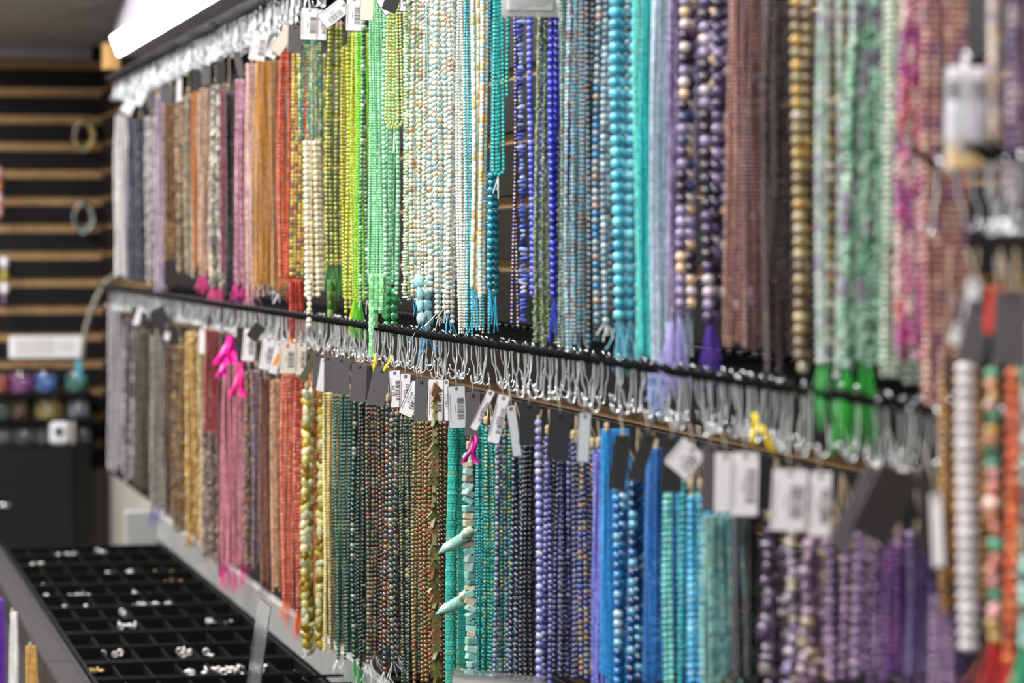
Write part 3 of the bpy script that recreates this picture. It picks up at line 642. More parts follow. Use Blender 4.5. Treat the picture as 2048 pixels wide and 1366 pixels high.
bundle(Lw, 1400, 1468, 1030, 1366, 11, '84bcb4*2 74aca8 94b8a8 5c94a0', 'h', 'sage teal hank, lower row', n=6)
bundle(Lw, 1464, 1522, 1020, 1366, 13, '1c1622*3 2c2232 100c14', 'h', 'black purple hank, lower row', n=5)
bundle(Lw, 1518, 1580, 1050, 1366, 30, '7c6484 94849c 5c4868 b0a4a4 6c5078', 'i', 'cloudy amethyst nugget bundle, lower row', n=3, shape='n', m='glass')
bundle(Lw, 1576, 1608, 1060, 1366, 24, 'a490bc c8b8c8 8c74a8 d8ccb8', 'i', 'lilac crystal strand, lower row', n=1, shape='n', m='glass')
bundle(Lw, 1604, 1662, 1075, 1366, 30, 'c4a4b8 d0b498 b08cb0 dcc4a4 bc98bc', 'i', 'pink and tan nugget bundle, lower row', n=3, shape='n', m='glass')
bundle(Lw, 1658, 1712, 1075, 1366, 20, 'a07cac 8c649c b490bc 74508c', 'i', 'mid purple crystal bundle, lower row', n=2, m='glass')
bundle(Lw, 1706, 1738, 1060, 1366, 22, 'a888b8*2 8c6ca0', 'i', 'mauve glass ball strand, lower row', n=1, m='glass')
bundle(Lw, 1736, 1772, 1090, 1366, 14, '6c3c84 54306c 84509c', 'j', 'plum bundle, lower row', n=2, m='glass', tail=('e000a0', 10, .06, .015))
bundle(Lw, 1768, 1815, 1085, 1366, 12, '6c2c94 7c34a0 581c84 a0309c', 'h', 'violet hank with magenta thread, lower row', n=4, m='glass')
bundle(Lw, 1810, 1866, 1080, 1366, 12, '4c3884 402c78 5c4890', 'h', 'deep indigo hank, lower row', n=4, m='glass')
print('bundles', len(BUNDLES), 'objects', len(bpy.data.objects))
# loops of beads, tied up short in the upper row
def bead_loop(x0, x1, yt, yb, bpx, P, desc, m='glass', X=.664, nest=2):
    P = pal(P); p = on_x(x0, 150, X); D = depth(p); d = bpx * D / F; w = (x1 - x0) * D / F
    zt = on_x(x0, yt, X).z; zb = on_x(x0, yb, X).z
    t = empty('bead_loop', (X, p.y, zb), desc, 'bead strand')
    for q in range(nest):
        R = w / 2 - d / 2 - q * d * 1.15; cx = w / 2; zc_ = zb + w / 2
        path = [Vector((cx - R * (1 - .35 * (1 - s)), 0, zt + (zc_ - zt) * s)) for s in np.linspace(0, 1, 60)]
        path += [Vector((cx - R * math.cos(a), 0, zc_ - (R + (w / 2 - R) * .4) * math.sin(a))) for a in np.linspace(0, math.pi, 24)[1:-1]]
        path += [Vector((cx + R * (1 - .35 * (1 - s)), 0, zt + (zc_ - zt) * s)) for s in np.linspace(1, 0, 60)]
        cum = [0]
        for a, b_ in zip(path, path[1:]): cum.append(cum[-1] + (b_ - a).length)
        ss = np.arange(d / 2, cum[-1], d * .97); pos = []
        for s in ss:
            i = max(0, np.searchsorted(cum, s) - 1); f = (s - cum[i]) / max(1e-9, cum[i + 1] - cum[i]); pos.append(path[i].lerp(path[i + 1], f))
        pos = np.array([tuple(v) for v in pos]) - np.array([0, 0, zb]); pos[:, 1] += q * d * .5 + rng.normal(size=len(pos)) * d * .1
        o = put('strand', joined('strand', 'r6', pos, np.full((len(pos), 3), d / 2), None, colours(P, len(pos), GAIN['u'], .08), m + '_attr'), t); o['kind'] = 'stuff'
    mb = MB(); mb.tube([(w / 2, 0, zt - zb), (w / 2, .002, ZTOP - .052 - zb)], .0006, 4); build('cord', mb, 'knot', t)
    tuft('thread_ends', t, Vector((w / 2, 0, 0)), 'e8ece8', 3, .03, .006)
    BUNDLES.append(('u', p.y, X, X + w, zt, True))
bead_loop(768, 809, -30, 258, 7, 'd0e48c*3 c0d878 dcec9c d8c060', 'short pale lime bead loop in front of the jade bundle', nest=3)
bead_loop(982, 1012, -20, 352, 8, '14b8b4*3 0ca8a8 30c8c0', 'bright turquoise pearl loop above the dark teal pair', m='pearl', nest=2)

# right hand rack: pegs two grooves higher, short strands
def rb(*a, **k): bundle(Lw, *a, zpeg=ZR, gain=1.0, **k)
rb(1876, 1920, 700, 1205, 17, '906420*2 7c5418 a87830 584020', 'h', 'golden brown faceted hank on the right rack', n=3)
rb(1914, 1972, 722, 1275, 46, 'c4c0c2*2 b8b4b8', 'i', 'fat white rondelle strand on the right rack', jit=.04, shape='o', n=1, asp=.55, m='pearl', X=.66)
rb(1972, 2010, 735, 1290, 32, 'd89878 e8c8b8 c8a868 c88070 58a080 d8a0a0', 'i', 'orange and blush agate strand on the right rack', shape='n', n=1, m='glass', tail=('d83838', 20, .05, .02))
rb(2006, 2036, 735, 1330, 28, 'c85424*2 b4481c d86c3c', 'i', 'rust orange strand on the right rack', n=1, tail=('c83028', 20, .05, .02))
rb(2036, 2075, 740, 1300, 22, '98c4bc 7cb0ac 3c4444 2c3030', 'h', 'pale teal hank at the right edge', n=2, tail=('30a878', 20, .05, .02))
bundle(Lw, 1862, 1920, 1190, 1420, 18, 'b890c4*2 a880b4 c8a4cc', 'h', 'lilac hank low beside the golden brown one', n=3, m='glass', hang=False)
bundle(U, 1976, 2022, -60, 372, 22, 'd8c4b0 c0a894 b8acb4 e0d0c4', 'i', 'beige shell strand above the right rack hooks', n=2, m='glass')
bundle(U, 2018, 2070, -60, 420, 20, 'a88ca0 8c6c88 b09ca8 644c78', 'h', 'dusty mauve hank at the top right edge', n=2, run=2)

# ------------------------------------------------------------------ pegs on the slatwall
pm = MB()
TIPX = .672
pm.tube([(XW + .004, 0, 0), (.72, 0, 0), (TIPX, 0, 0), (TIPX - .004, 0, .0015), (TIPX - .015, 0, .0085), (TIPX - .0158, 0, .009)], .0024, 7, rs=[.0024] * 5 + [.0014])
peg_me = pm.mesh('peg', 'peg')
bm_ = MB(); bm_.box(XW - .004, XW, -.009, .009, -.022, .006, .001); bm_.box(XW, XW + .006, -.009, .009, .002, .006)
brk_me = bm_.mesh('bracket', 'peg')
def peg(y, z, label, group):
    o = put('display_peg', peg_me, None, (0, y, z)); tag(o, label, 'peg', group); put('bracket', brk_me, o); return o
def grid(ys, y0, y1, step):
    ys = sorted(set(round(v, 4) for v in ys)); out = []
    for v in ys:
        if not out or v - out[-1] > .009: out.append(v)
    res = [y0] if out and out[0] - y0 > step else []
    allv = res + out + [y1]; full = []
    for a, b_ in zip(allv, allv[1:]):
        n = max(1, int((b_ - a) / step + .3))
        full += [a + (b_ - a) * i / n for i in range(n)]
    return full
lowy = [b_[1] for b_ in BUNDLES if b_[0] == 'l']; upy = [b_[1] for b_ in BUNDLES if b_[0] == 'u']; ry = [b_[1] for b_ in BUNDLES if b_[0] == 'r']
mid_pegs = grid(lowy, 1.70, 6.72, .030)
top_far = grid([v for v in upy if v > 4.2], 4.2, 6.62, .034); top_near = grid([v for v in upy if v <= 4.2], 1.5, 4.19, .3)
for y in mid_pegs: peg(y, ZPEG, 'black steel peg with upturned tip in the middle peg row', 'middle row pegs')
for y in top_far + top_near: peg(y, ZTOP, 'black steel peg in the top peg row under the strip light', 'top row pegs')
for y in grid(ry, min(ry) - .03, max(ry) + .02, .05): peg(y, ZR, 'black steel peg on the right hand rack', 'right rack pegs')
# two bare pegs low on the wall
for (px, py) in ((587, 1341), (604, 1357)):
    p = on_x(px, py, TIPX - .016); peg(p.y, p.z - .009, 'bare black peg low on the wall, %s of the two' % ('upper' if py < 1350 else 'lower'), 'bare low pegs')
print('pegs', len(mid_pegs), len(top_far), len(top_near))

# ------------------------------------------------------------------ wire hooks
def hook_mesh(seed):
    r = random.Random(seed); mb = MB(); pts = []
    for a in np.linspace(-.6, math.pi, 8): pts.append((0, .0042 * math.cos(a), .0042 * math.sin(a) - .0014))
    pts.reverse(); pts = [(x, -y, z) for x, y, z in pts]
    s = r.choice([-1, 1]); k = r.uniform(.0, .006) * s; L = r.uniform(.040, .047)
    pts = [(x, y, z) for x, y, z in pts]
    e = pts[-1] if pts[-1][1] > pts[0][1] else pts[0]
    if e is pts[0]: pts.reverse()
    pts = pts[:-1]
    pts += [(0, .002, -.010), (k * .1, .001, -.020), (k * .8, 0, -.027), (k, 0, -L + .008)]
    c = (k + .0036 * s, -L + .006)
    for a in np.linspace(0, math.pi * 1.05, 7): pts.append((c[0] - s * .0036 * math.cos(a), 0, c[1] - .0045 * math.sin(a)))
    pts.append((c[0] + s * .0042, 0, c[1] + .003))
    mb.tube(pts, .00085, 6); return mb
hook_mbs = [hook_mesh(i) for i in range(7)]; hook_mes = [h.mesh('hook', 'zinc') for h in hook_mbs]
cnt = 0
def hook(y, z, x, label, group):
    global cnt; cnt += 1
    o = put('wire_hook', random.choice(hook_mes), None, (x, y + random.uniform(-.002, .002), z), (0, random.uniform(-.05, .05), random.uniform(-.5, .5)))
    tag(o, label, 'hook', group)
for i, y in enumerate(mid_pegs):
    m_ = 2 if y < 4.6 else 1
    for q in range(m_): hook(y, ZPEG, .676 + q * random.uniform(.012, .02) + random.uniform(0, .006), 'silver wire hook hanging from the middle row of pegs', 'middle row wire hooks')
for i, y in enumerate(top_far): hook(y, ZTOP, .676 + random.uniform(0, .008), 'silver wire hook hanging from the top row of pegs', 'top row wire hooks')
for y in top_near: hook(y, ZTOP, .680, 'silver wire hook hanging from the top row of pegs', 'top row wire hooks')
for y in ry:
    for q in range(3): hook(y, ZR, .674 + q * .012, 'silver wire hook on the right hand rack', 'right rack wire hooks')
rest = MB()
def stamp(y, z, x):
    h = random.choice(hook_mbs); a = random.uniform(-.6, .6); c, s = math.cos(a), math.sin(a)
    rest.add([(x + c * v[0] - s * v[1], y + s * v[0] + c * v[1], z + v[2]) for v in h.v], h.f, True)
for y in top_far:
    for q in range(2): stamp(y + random.uniform(-.002, .002), ZTOP, .687 + q * .013 + random.uniform(0, .006))
for y in mid_pegs:
    if y > 4.4:
        for q in range(1): stamp(y, ZPEG, .692 + q * .014 + random.uniform(0, .006))
    else: stamp(y, ZPEG, .715 + random.uniform(0, .01))
tag(build('wire_hook_rows', rest, 'zinc'), 'dense rows of silver wire hooks further back on the pegs', 'hooks', kind='stuff')
print('hooks', cnt)

# ------------------------------------------------------------------ price tags
def rrect(w, h, r, n=4):
    out = []
    for (cx, cy, a0) in ((w / 2 - r, h / 2 - r, 0), (-w / 2 + r, h / 2 - r, 90), (-w / 2 + r, -h / 2 + r, 180), (w / 2 - r, -h / 2 + r, 270)):
        for k in range(n): a = math.radians(a0 + 90 * k / (n - 1)); out.append((cx + r * math.cos(a), cy + r * math.sin(a)))
    return out
TXT = {}
def text_mesh(s, size):
    cu = bpy.data.curves.new('t', 'FONT'); cu.body = s; cu.size = size; cu.align_x = 'CENTER'; cu.align_y = 'CENTER'
    o = bpy.data.objects.new('t', cu); COL.objects.link(o); dg = bpy.context.evaluated_depsgraph_get()
    me = bpy.data.meshes.new_from_object(o.evaluated_get(dg)); bpy.data.objects.remove(o); bpy.data.curves.remove(cu)
    me.name = 'lettering'; me.materials.clear(); me.materials.append(M['ink']); return me
def price_tag(px, py, w, h, rot, style, label, X=.655, text=None, code=True, yaw=0.0, extra=None, zhook=None):
    p = on_x(px, py, X); D = depth(p); w *= D / F; h *= D / F
    t = empty('price_tag', p, label, 'price tag'); t.rotation_euler = (0, math.radians(rot), math.radians(yaw))
    cardm = {'w': 'carddark', 'g': 'carddark', 'c': 'card', 'd': 'card', 'k': 'carddark', 'o': 'cardolive'}[style]
    mb = MB(); mb.prism(rrect(w, h, .0012), 0, .0007); build('card', mb, cardm, t)
    if style in 'wgc':
        mb = MB(); e = .0012; mb.prism(rrect(w - e, h - e, .001), -.0003, -.00005)
        build('sticker', mb, {'w': 'sticker', 'g': 'stickergrey', 'c': 'stickercream'}[style], t)
        if code:
            mb = MB(); r = random.Random(int(px)); z = h * .18; bw = w * .38; x0 = w * .02
            z0 = -h * .28; z = h * .22
            while z > z0:
                b_ = r.choice([.0005, .0008, .0012]); mb.box(x0, x0 + bw, -.00045, -.00032, z - b_, z); z -= b_ + r.choice([.0005, .0008, .0011])
            build('barcode', mb, 'ink', t)
            mb = MB()
            for xx in (-w * .40,): mb.box(xx, xx + .0009, -.00042, -.00032, -h * .36, h * .30)
            mb.box(-w * .12, -w * .12 + .0012, -.00042, -.00032, -h * .12, h * .06) if not text else None
            build('print_line', mb, 'inkgrey', t)
        if text:
            for (s, sz, xo, zo) in text: put('lettering', text_mesh(s, sz), t, (xo * w, -.0005, zo * h), (math.pi / 2, -math.pi / 2, 0))
    if extra == 'red': mb = MB(); mb.lathe([(.0016, 0), (.0016, .0004)], 10); build('red_dot', mb, 'red', t, (0, -.0004, h * .38), (math.pi / 2, 0, 0))
    if extra == 'orange':
        mb = MB(); mb.prism([(-.003, -.012), (.004, -.009), (.005, .010), (0, .006)], -.0005, -.0003); build('orange_sticker', mb, thread_mat('f0a030'), t)
    mb = MB(); mb.torus((0, -.0002, h / 2 - .0035), .0014, .0005, 'y', 10, 5); build('eyelet', mb, 'peg', t)
    mb = MB(); up = Matrix.Rotation(-math.radians(rot), 3, 'Y') @ Vector((0, 0, .02)) + Vector((0, 0, h / 2 - .0035))
    mb.tube([(0, -.0004, h / 2 - .0035), (up.x * .6, .002, h / 2 + .006), (up.x, .010, up.z)], .0005, 4); build('string', mb, 'cable', t)
PT = price_tag
# upper row
PT(258, 212, 22, 34, 32, 'w', 'bright white price tag on the far left pearls, upper row', code=False)
PT(281, 195, 18, 34, 25, 'w', 'tilted white price tag above the slate hank, upper row', code=False)
PT(303, 200, 18, 34, 2, 'd', 'grey price tag back above the pale chips, upper row')
PT(332, 188, 26, 34, 3, 'd', 'dim grey price tag above the brown hank, upper row', X=.66)
PT(358, 180, 10, 46, 2, 'w', 'narrow white price tag edge above the tan chips', code=False)
PT(392, 160, 16, 46, 2, 'k', 'black tag above the slim orange hank')
PT(412, 150, 18, 40, 2, 'd', 'grey tag with red print above the beige hank', X=.66)
PT(441, 145, 18, 44, 4, 'k', 'black tag above the maroon hank')
PT(478, 128, 14, 48, -12, 'd', 'grey tag edge above the mauve hank')
PT(517, 92, 34, 60, 9, 'w', 'white barcode tag above the amber hank')
PT(548, 96, 24, 44, 28, 'w', 'small tilted white tag right of the amber tag', X=.66)
PT(566, 80, 26, 62, 36, 'c', 'leaning beige tag above the coral red bundle', code=False, X=.66)
PT(590, 78, 28, 56, 2, 'd', 'grey tag in a clear sleeve above the yellow bundle')
PT(619, 48, 36, 64, 2, 'w', 'large white barcode tag above the teal seeds')
PT(644, 50, 20, 62, 2, 'w', 'white barcode tag half behind its neighbour, above teal seeds', X=.664)
PT(668, 26, 34, 62, 52, 'w', 'strongly tilted white barcode tag above the olive bundle')
PT(692, 60, 8, 60, 3, 'k', 'thin black tag edge beside the olive bundle')
PT(708, 28, 33, 68, 2, 'w', 'tall white barcode tag above the lime hank', X=.65)
PT(734, 12, 28, 58, 2, 'c', 'greyish tag left of the mint hank', code=False, X=.662)
PT(768, 4, 26, 50, -32, 'w', 'blank white tag corner on the mint hank', code=False, X=.645)
PT(784, 2, 30, 44, 20, 'k', 'black tag corner above the lime loop', X=.645)
PT(806, 0, 14, 46, 2, 'w', 'white tag corner right of the lime loop', X=.65)
# lower row
PT(268, 632, 16, 34, 10, 'k', 'black tag at the far left of the lower row')
PT(277, 632, 14, 38, 22, 'w', 'small bright white tag at the far left of the lower row', code=False)
PT(287, 640, 12, 30, 3, 'k', 'black tag above the dark olive hank')
PT(322, 640, 32, 48, -30, 'k', 'slanted black tag above the grey hank')
PT(334, 672, 12, 18, 10, 'w', 'tiny white tag corner above the bronze hank', code=False)
PT(404, 682, 13, 52, 2, 'w', 'narrow white tag left of the dark red hank', code=False)
PT(481, 690, 14, 70, 0, 'k', 'black tag beside the pink ribbon')
PT(498, 690, 27, 66, 5, 'w', 'white barcode tag right of the pink ribbon', X=.652)
PT(512, 664, 24, 34, 38, 'k', 'black diamond shaped tag above the violet hank', X=.646)
PT(534, 708, 28, 64, 9, 'w', 'white barcode tag above the rust hank')
PT(552, 716, 18, 66, 13, 'w', 'white tag with orange sticker above the peach hank', X=.66, code=False, extra='orange')
PT(575, 717, 34, 62, 1, 'c', 'cream barcode tag with a red dot above the coral bundle', extra='red')
PT(602, 718, 22, 66, 2, 'c', 'cream barcode tag above the brick red bundle', X=.662)
PT(619, 733, 15, 66, 30, 'o', 'slanted olive dark tag above the yellow teardrops', X=.65)
PT(633, 738, 14, 68, 3, 'd', 'narrow grey tag above the yellow teardrops', X=.658)
PT(645, 750, 18, 68, 9, 'w', 'narrow white tag above the butter yellow hank', code=False, X=.652)
PT(656, 748, 16, 70, 1, 'd', 'charcoal tag right of the narrow white tag', X=.655)
PT(682, 752, 36, 72, 1, 'd', 'wide charcoal tag in a clear sleeve above the emerald bundle')
PT(718, 766, 32, 74, 3, 'd', 'charcoal tag above the black onyx bundle')
PT(741, 766, 18, 70, 3, 'k', 'black tag edge between two charcoal tags', X=.662)
PT(758, 774, 36, 76, 13, 'd', 'tilted charcoal tag above the indian agate bundle', X=.65)
PT(791, 778, 24, 76, -3, 'w', 'white price tag reading $6.99 above the jasper bundle', text=[('$6.99', .0055, -.13, -.05), ('Fancy Jasper', .0024, -.40, -.2)])
PT(810, 785, 22, 76, 2, 'w', 'white price tag behind the thin green strand', X=.652)
PT(824, 798, 30, 72, 24, 'w', 'slanted white price tag reading $10.49', X=.656, text=[('$10.49', .0046, -.15, .02)])
PT(842, 800, 26, 84, 2, 'd', 'charcoal tag back in a creased clear sleeve', X=.652)
PT(871, 800, 32, 84, 1, 'w', 'white price tag reading $15.75 behind the unakite triangles', X=.654, text=[('$15.75', .005, -.2, -.05)])
PT(893, 800, 12, 84, -1, 'w', 'narrow white tag lettered H9CCC', X=.656, code=False, text=[('H9CCC', .0045, 0, 0)])
PT(914, 814, 36, 86, -2, 'g', 'silver grey barcode tag above the turquoise discs', X=.652)
PT(945, 828, 28, 88, 2, 'd', 'charcoal tag right of the silver grey tag', X=.655)
PT(965, 820, 17, 88, 26, 'w', 'narrow slanted white tag above the teal hank', X=.652)
PT(997, 838, 26, 100, 14, 'w', 'long slanted white price tag above the sodalite', X=.648)
PT(1028, 862, 20, 104, -8, 'g', 'grey folded tag with a lit bottom edge', X=.655, code=False)
PT(1058, 848, 40, 84, 1, 'k', 'black tag with a blue spot above the spinel', X=.658)
PT(1118, 872, 46, 98, 4, 'k', 'wide dark tag above the dark lapis bundle', X=.652)
PT(1168, 875, 26, 100, 3, 'g', 'crumpled pale tag above the slate violet bundle', X=.655, code=False)
PT(1240, 925, 36, 110, 8, 'k', 'dark blue black tag above the blue crystals', X=.66)
PT(1284, 915, 30, 100, 20, 'k', 'black slanted tag left of the strong blue hank', X=.66)
PT(1345, 930, 44, 110, 2, 'k', 'black tag above the mint aqua bundle', X=.662)
PT(1370, 918, 62, 66, 40, 'w', 'diamond tilted white tag above the light blue bundle', X=.65)
PT(1420, 955, 34, 130, 1, 'd', 'grey tag left of the paired white tags', X=.658)
PT(1450, 965, 46, 122, 1, 'w', 'blank white tag, left of the pair above the sage hank', X=.655, code=False)
PT(1490, 968, 58, 130, 2, 'w', 'white barcode tag, right of the pair above the black hank', X=.65)
PT(1578, 1000, 76, 126, 3, 'w', 'big bright white barcode tag above the amethyst nuggets', X=.648)
PT(1640, 1008, 48, 132, 2, 'w', 'white tag right of the big bright tag', X=.655)
PT(1712, 1020, 44, 170, 28, 'd', 'slanted grey tag above the purple crystals', X=.652)
PT(1770, 1010, 90, 150, 28, 'k', 'large slanted black tag above the violet hank', X=.656)
PT(1850, 1020, 30, 170, 1, 'k', 'black tag above the deep indigo hank', X=.66)
PT(1874, 1060, 28, 150, -3, 'w', 'long pale tag at the end of the lower row', X=.65, code=False)
# right rack
PT(1950, 665, 56, 130, 14, 'd', 'leaning grey tag on the white strand of the right rack', X=.65)
PT(2022, 655, 74, 150, 1, 'd', 'large grey tag at the right edge', X=.652)
PT(1944, 600, 34, 90, 6, 'w', 'bright white tag above the white strand, right rack', X=.655, code=False)
PT(1914, 668, 28, 50, 20, 'w', 'small white tag left of the white strand, right rack', X=.655, code=False)
p = on_x(1990, 620, .645); D = depth(p)
t = empty('red_tag', p, 'small red paper tag between the grey tags', 'tag'); t.rotation_euler = (0, math.radians(8), 0)
mb = MB(); mb.prism(rrect(.010, .026, .002), 0, .0006); build('card', mb, thread_mat('e04838'), t)
mb = MB(); mb.tube([(0, 0, .012), (.001, .01, .03)], .0005, 4); build('string', mb, 'cable', t)

# yellow plastic tag clips and coloured ribbons
for (px, py, a, who) in ((749, 726, 2, 'between two charcoal tags'), (776, 727, 28, 'left of the $6.99 tag'), (1508, 858, 3, 'above the paired white tags'), (1535, 880, -30, 'right of the paired white tags')):
    p = on_x(px, py, .652); k = 1 if px < 1000 else 1.1
    mb = MB(); mb.tube([(0, 0, .010 * k), (.0012, 0, .004), (-.0004, 0, -.003), (.0004, 0, -.010 * k)], .0018, 6, rs=[.002, .0014, .0018, .0022])
    o = build('yellow_clip', mb, thread_mat('f0d010'), loc=p, rot=(0, math.radians(a), 0)); tag(o, 'small yellow plastic clip ' + who, 'clip')
def ribbon(px, py, L, w, h, label, n=3):
    p = on_x(px, py, .655); t = empty('ribbon', p, label, 'ribbon')
    for i in range(n):
        a = (i - (n - 1) / 2) * .35; mb = MB(); vs = []; K = 7
        for k in range(K):
            s = k / (K - 1); x = math.sin(a) * L * s + .003 * math.sin(5 * s + i); z = -L * s; y = -.002 * i + .003 * math.sin(7 * s + 2 * i)
            ww = w * (.5 + .7 * s); vs += [(x - ww / 2, y, z), (x + ww / 2, y + .001, z + .002)]
            vs += [(x - ww / 2, y + .0006, z), (x + ww / 2, y + .0016, z + .002)]
        fs = []
        for k in range(K - 1):
            o = 4 * k; fs += [(o, o + 1, o + 5, o + 4), (o + 2, o + 6, o + 7, o + 3), (o, o + 4, o + 6, o + 2), (o + 1, o + 3, o + 7, o + 5)]
        mb.add(vs, fs, True); build('ribbon_tail', mb, thread_mat(h), t)
    mb = MB(); mb.tube([(0, 0, -.002), (0, .01, .02)], .0006, 4); build('string', mb, 'cable', t)
ribbon(458, 672, .045, .014, 'f0109c', 'hot pink ribbon above the rose pink hank')
ribbon(447, 718, .03, .010, 'e83ca8', 'small pink ribbon left of the rose pink hank', 2)
ribbon(478, 730, .05, .010, 'f0288c', 'long pink ribbon tail lying on the rose pink hank', 2)
ribbon(945, 868, .03, .006, 'c01888', 'magenta thread above the amazonite slabs', 2)

# ------------------------------------------------------------------ packets
def packet(px0, px1, py0, py1, X, label, content):
    a = on_x(px0, (py0 + py1) / 2, X); D = depth(a); w = (px1 - px0) * D / F; h = (py1 - py0) * D / F; c = on_x((px0 + px1) / 2, (py0 + py1) / 2, X)
    t = empty('plastic_packet', c, label, 'packet')
    mb = MB(); n = 8; vs = []; fs = []
    for s in (-1, 1):
        for i in range(n):
            for j in range(n):
                u, v = i / (n - 1) * 2 - 1, j / (n - 1) * 2 - 1
                b_ = .006 * (1 - u * u) * (1 - v * v) * (1 + .3 * math.sin(5 * u + 3 * v)); vs.append((u * w / 2, s * (b_ + .0002), v * h / 2))
    for s in (0, 1):
        for i in range(n - 1):
            for j in range(n - 1):
                q = s * n * n + i * n + j; f = (q, q + n, q + n + 1, q + 1); fs.append(f if s == 0 else f[::-1])
    mb.add(vs, fs, True); build('bag', mb, 'bag', t)
    for (nm, z0, z1, hx) in content:
        mb = MB(); mb.box(-w * .4, w * .4, -.003, .003, h * z0, h * z1, .001); build(nm, mb, thread_mat(hx), t)
    mb = MB(); mb.torus((0, 0, h / 2 + .004), .004, .001, 'x', 10, 5); build('hang_loop', mb, 'zinc', t)
packet(1888, 1976, 135, 345, .662, 'clear packet of silver and gold findings on the right rack',
       [('header', .36, .48, 'd8d4dc'), ('silver_filling', -.2, .18, 'dcdce6'), ('dark_card', .18, .34, '6c6870'), ('gold_filling', -.46, -.22, 'd8b884')])
p = on_x(1932, 240, .662); peg(p.y + .004, on_x(1932, 160, .662).z, 'black peg carrying the clear packet', 'packet peg')
packet(1004, 1118, -70, 31, .655, 'clear plastic packet at the top edge above the blue strands', [('header', .1, .4, 'd0d0dc'), ('grey_filling', -.4, -.1, 'a8aca8')])
p = on_x(1061, -78, .655); peg(p.y + .004, p.z, 'black peg carrying the packet at the top edge', 'packet peg')

# ------------------------------------------------------------------ counter with jewellery trays
ZT_ = CAMZ - .62
XL, XR = .398, .722
ct = empty('display_counter', (.55, 3.5, 0), 'long dark display counter below the bead wall', 'counter')
def cbox(nm, x0, x1, y0, y1, z0, z1, m_, bev=.003):
    mb = MB(); mb.box(x0 - .55, x1 - .55, y0 - 3.5, y1 - 3.5, z0, z1, bev); return build(nm, mb, m_, ct)
cbox('body', .40, XW - .002, .6, 6.2, .05, ZT_ - .03, 'gloss_black'); cbox('plinth', .44, XW - .002, .7, 6.1, 0, .05, 'gloss_black')
cbox('counter_top', XL - .01, XW - .002, .6, 6.2, ZT_ - .03, ZT_ - .022, 'tray')
ct = empty('counter_rail', (.55, 3.5, 0), 'graphite metal rail along the aisle edge of the counter', 'rail')
for (a, b_) in ((.6, 2.6), (2.6, 4.42), (4.42, 6.22)): cbox('rail_segment', XL - .052, XL - .012, a, b_ - .004, ZT_ - .045, ZT_ + .006, 'frame')
cbox('rail_lip', XL - .014, XL - .004, .6, 6.2, ZT_ - .02, ZT_ + .004, 'frame', .002)
rowp = .172; y = 6.16; ntray = 0
while y > 2.4:
    y1 = y; y0 = y - 2 * rowp; ntray += 1
    t = empty('jewellery_tray', ((XL + XR) / 2, (y0 + y1) / 2, ZT_ - .022), 'black compartment tray, %s from the far end of the counter' % ['nearest', 'second', 'third', 'fourth', 'fifth', 'sixth', 'seventh', 'eighth', 'ninth', 'tenth', 'eleventh', 'twelfth'][ntray - 1], 'tray', 'jewellery trays')
    hw, hl = (XR - XL) / 2 - .002, rowp - .002
    mb = MB(); mb.box(-hw, hw, -hl, hl, 0, .004); build('base', mb, 'tray', t)
    for (nm, x0, x1, a, b_) in (('rim', -hw, hw, -hl, -hl + .006), ('rim', -hw, hw, hl - .006, hl), ('rim', -hw, -hw + .005, -hl + .006, hl - .006), ('rim', hw - .005, hw, -hl + .006, hl - .006), ('row_divider', -hw + .005, hw - .005, -.003, .003)):
        mb = MB(); mb.box(x0, x1, a, b_, .004, .022, .001); build(nm, mb, 'trayedge', t)
    mb = MB(); mb.box(-.0012, .0012, .003 - 0, hl - .006, .004, .017); dv = mb.mesh('cell_divider', 'trayedge')
    for k in range(1, 7):
        for s in (0, -1): put('cell_divider', dv, t, (-hw + k * 2 * hw / 7, s * (hl - .003), 0))
    y -= 2 * rowp
CH = [(590, 310, 3), (420, 330, 3), (340, 330, 2), (210, 390, 4), (350, 390, 2), (770, 430, 2), (650, 445, 3), (960, 435, 6), (1010, 490, 5), (540, 498, 2), (250, 520, 5), (420, 520, 3), (470, 570, 6),
      (270, 575, 1), (960, 565, 8), (800, 560, 2), (385, 632, 1), (350, 655, 6), (510, 640, 5), (690, 640, 4), (730, 665, 2), (850, 630, 6), (1000, 630, 8), (1170, 630, 5), (1060, 705, 3), (1230, 718, 3),
      (1330, 710, 2), (715, 740, 2), (775, 738, 2), (590, 805, 5), (780, 800, 6), (1140, 790, 8), (1320, 780, 8), (620, 900, 4), (710, 905, 1), (1085, 895, 3), (1220, 908, 1), (525, 1005, 5), (1110, 1010, 2), (1310, 1000, 9), (1530, 985, 2), (1410, 1035, 2), (1510, 1055, 1)]
for i, (zx, zy, n) in enumerate(CH):
    p = on_z(zx / 2.926, 1000 + zy / 2.926, ZT_ - .012); gold = zx in (960, 1010, 525, 780, 690)
    mb = MB(); r = random.Random(i)
    for q in range(n * 2):
        mb.torus(((q - n + .5) * .0034 + r.uniform(-.001, .001), r.uniform(-.012, .012), r.uniform(-.002, .004)), r.uniform(.0032, .0045), .0012, r.choice('xyz'), 10, 5)
    o = build('chain_links', mb, 'gold' if gold else 'silver', loc=(p.x, p.y, ZT_ - .012))
    tag(o, ('gold' if gold else 'silver') + ' coloured chain links lying in a black tray cell', 'jewellery', ('gold' if gold else 'silver') + ' chain links in the trays')
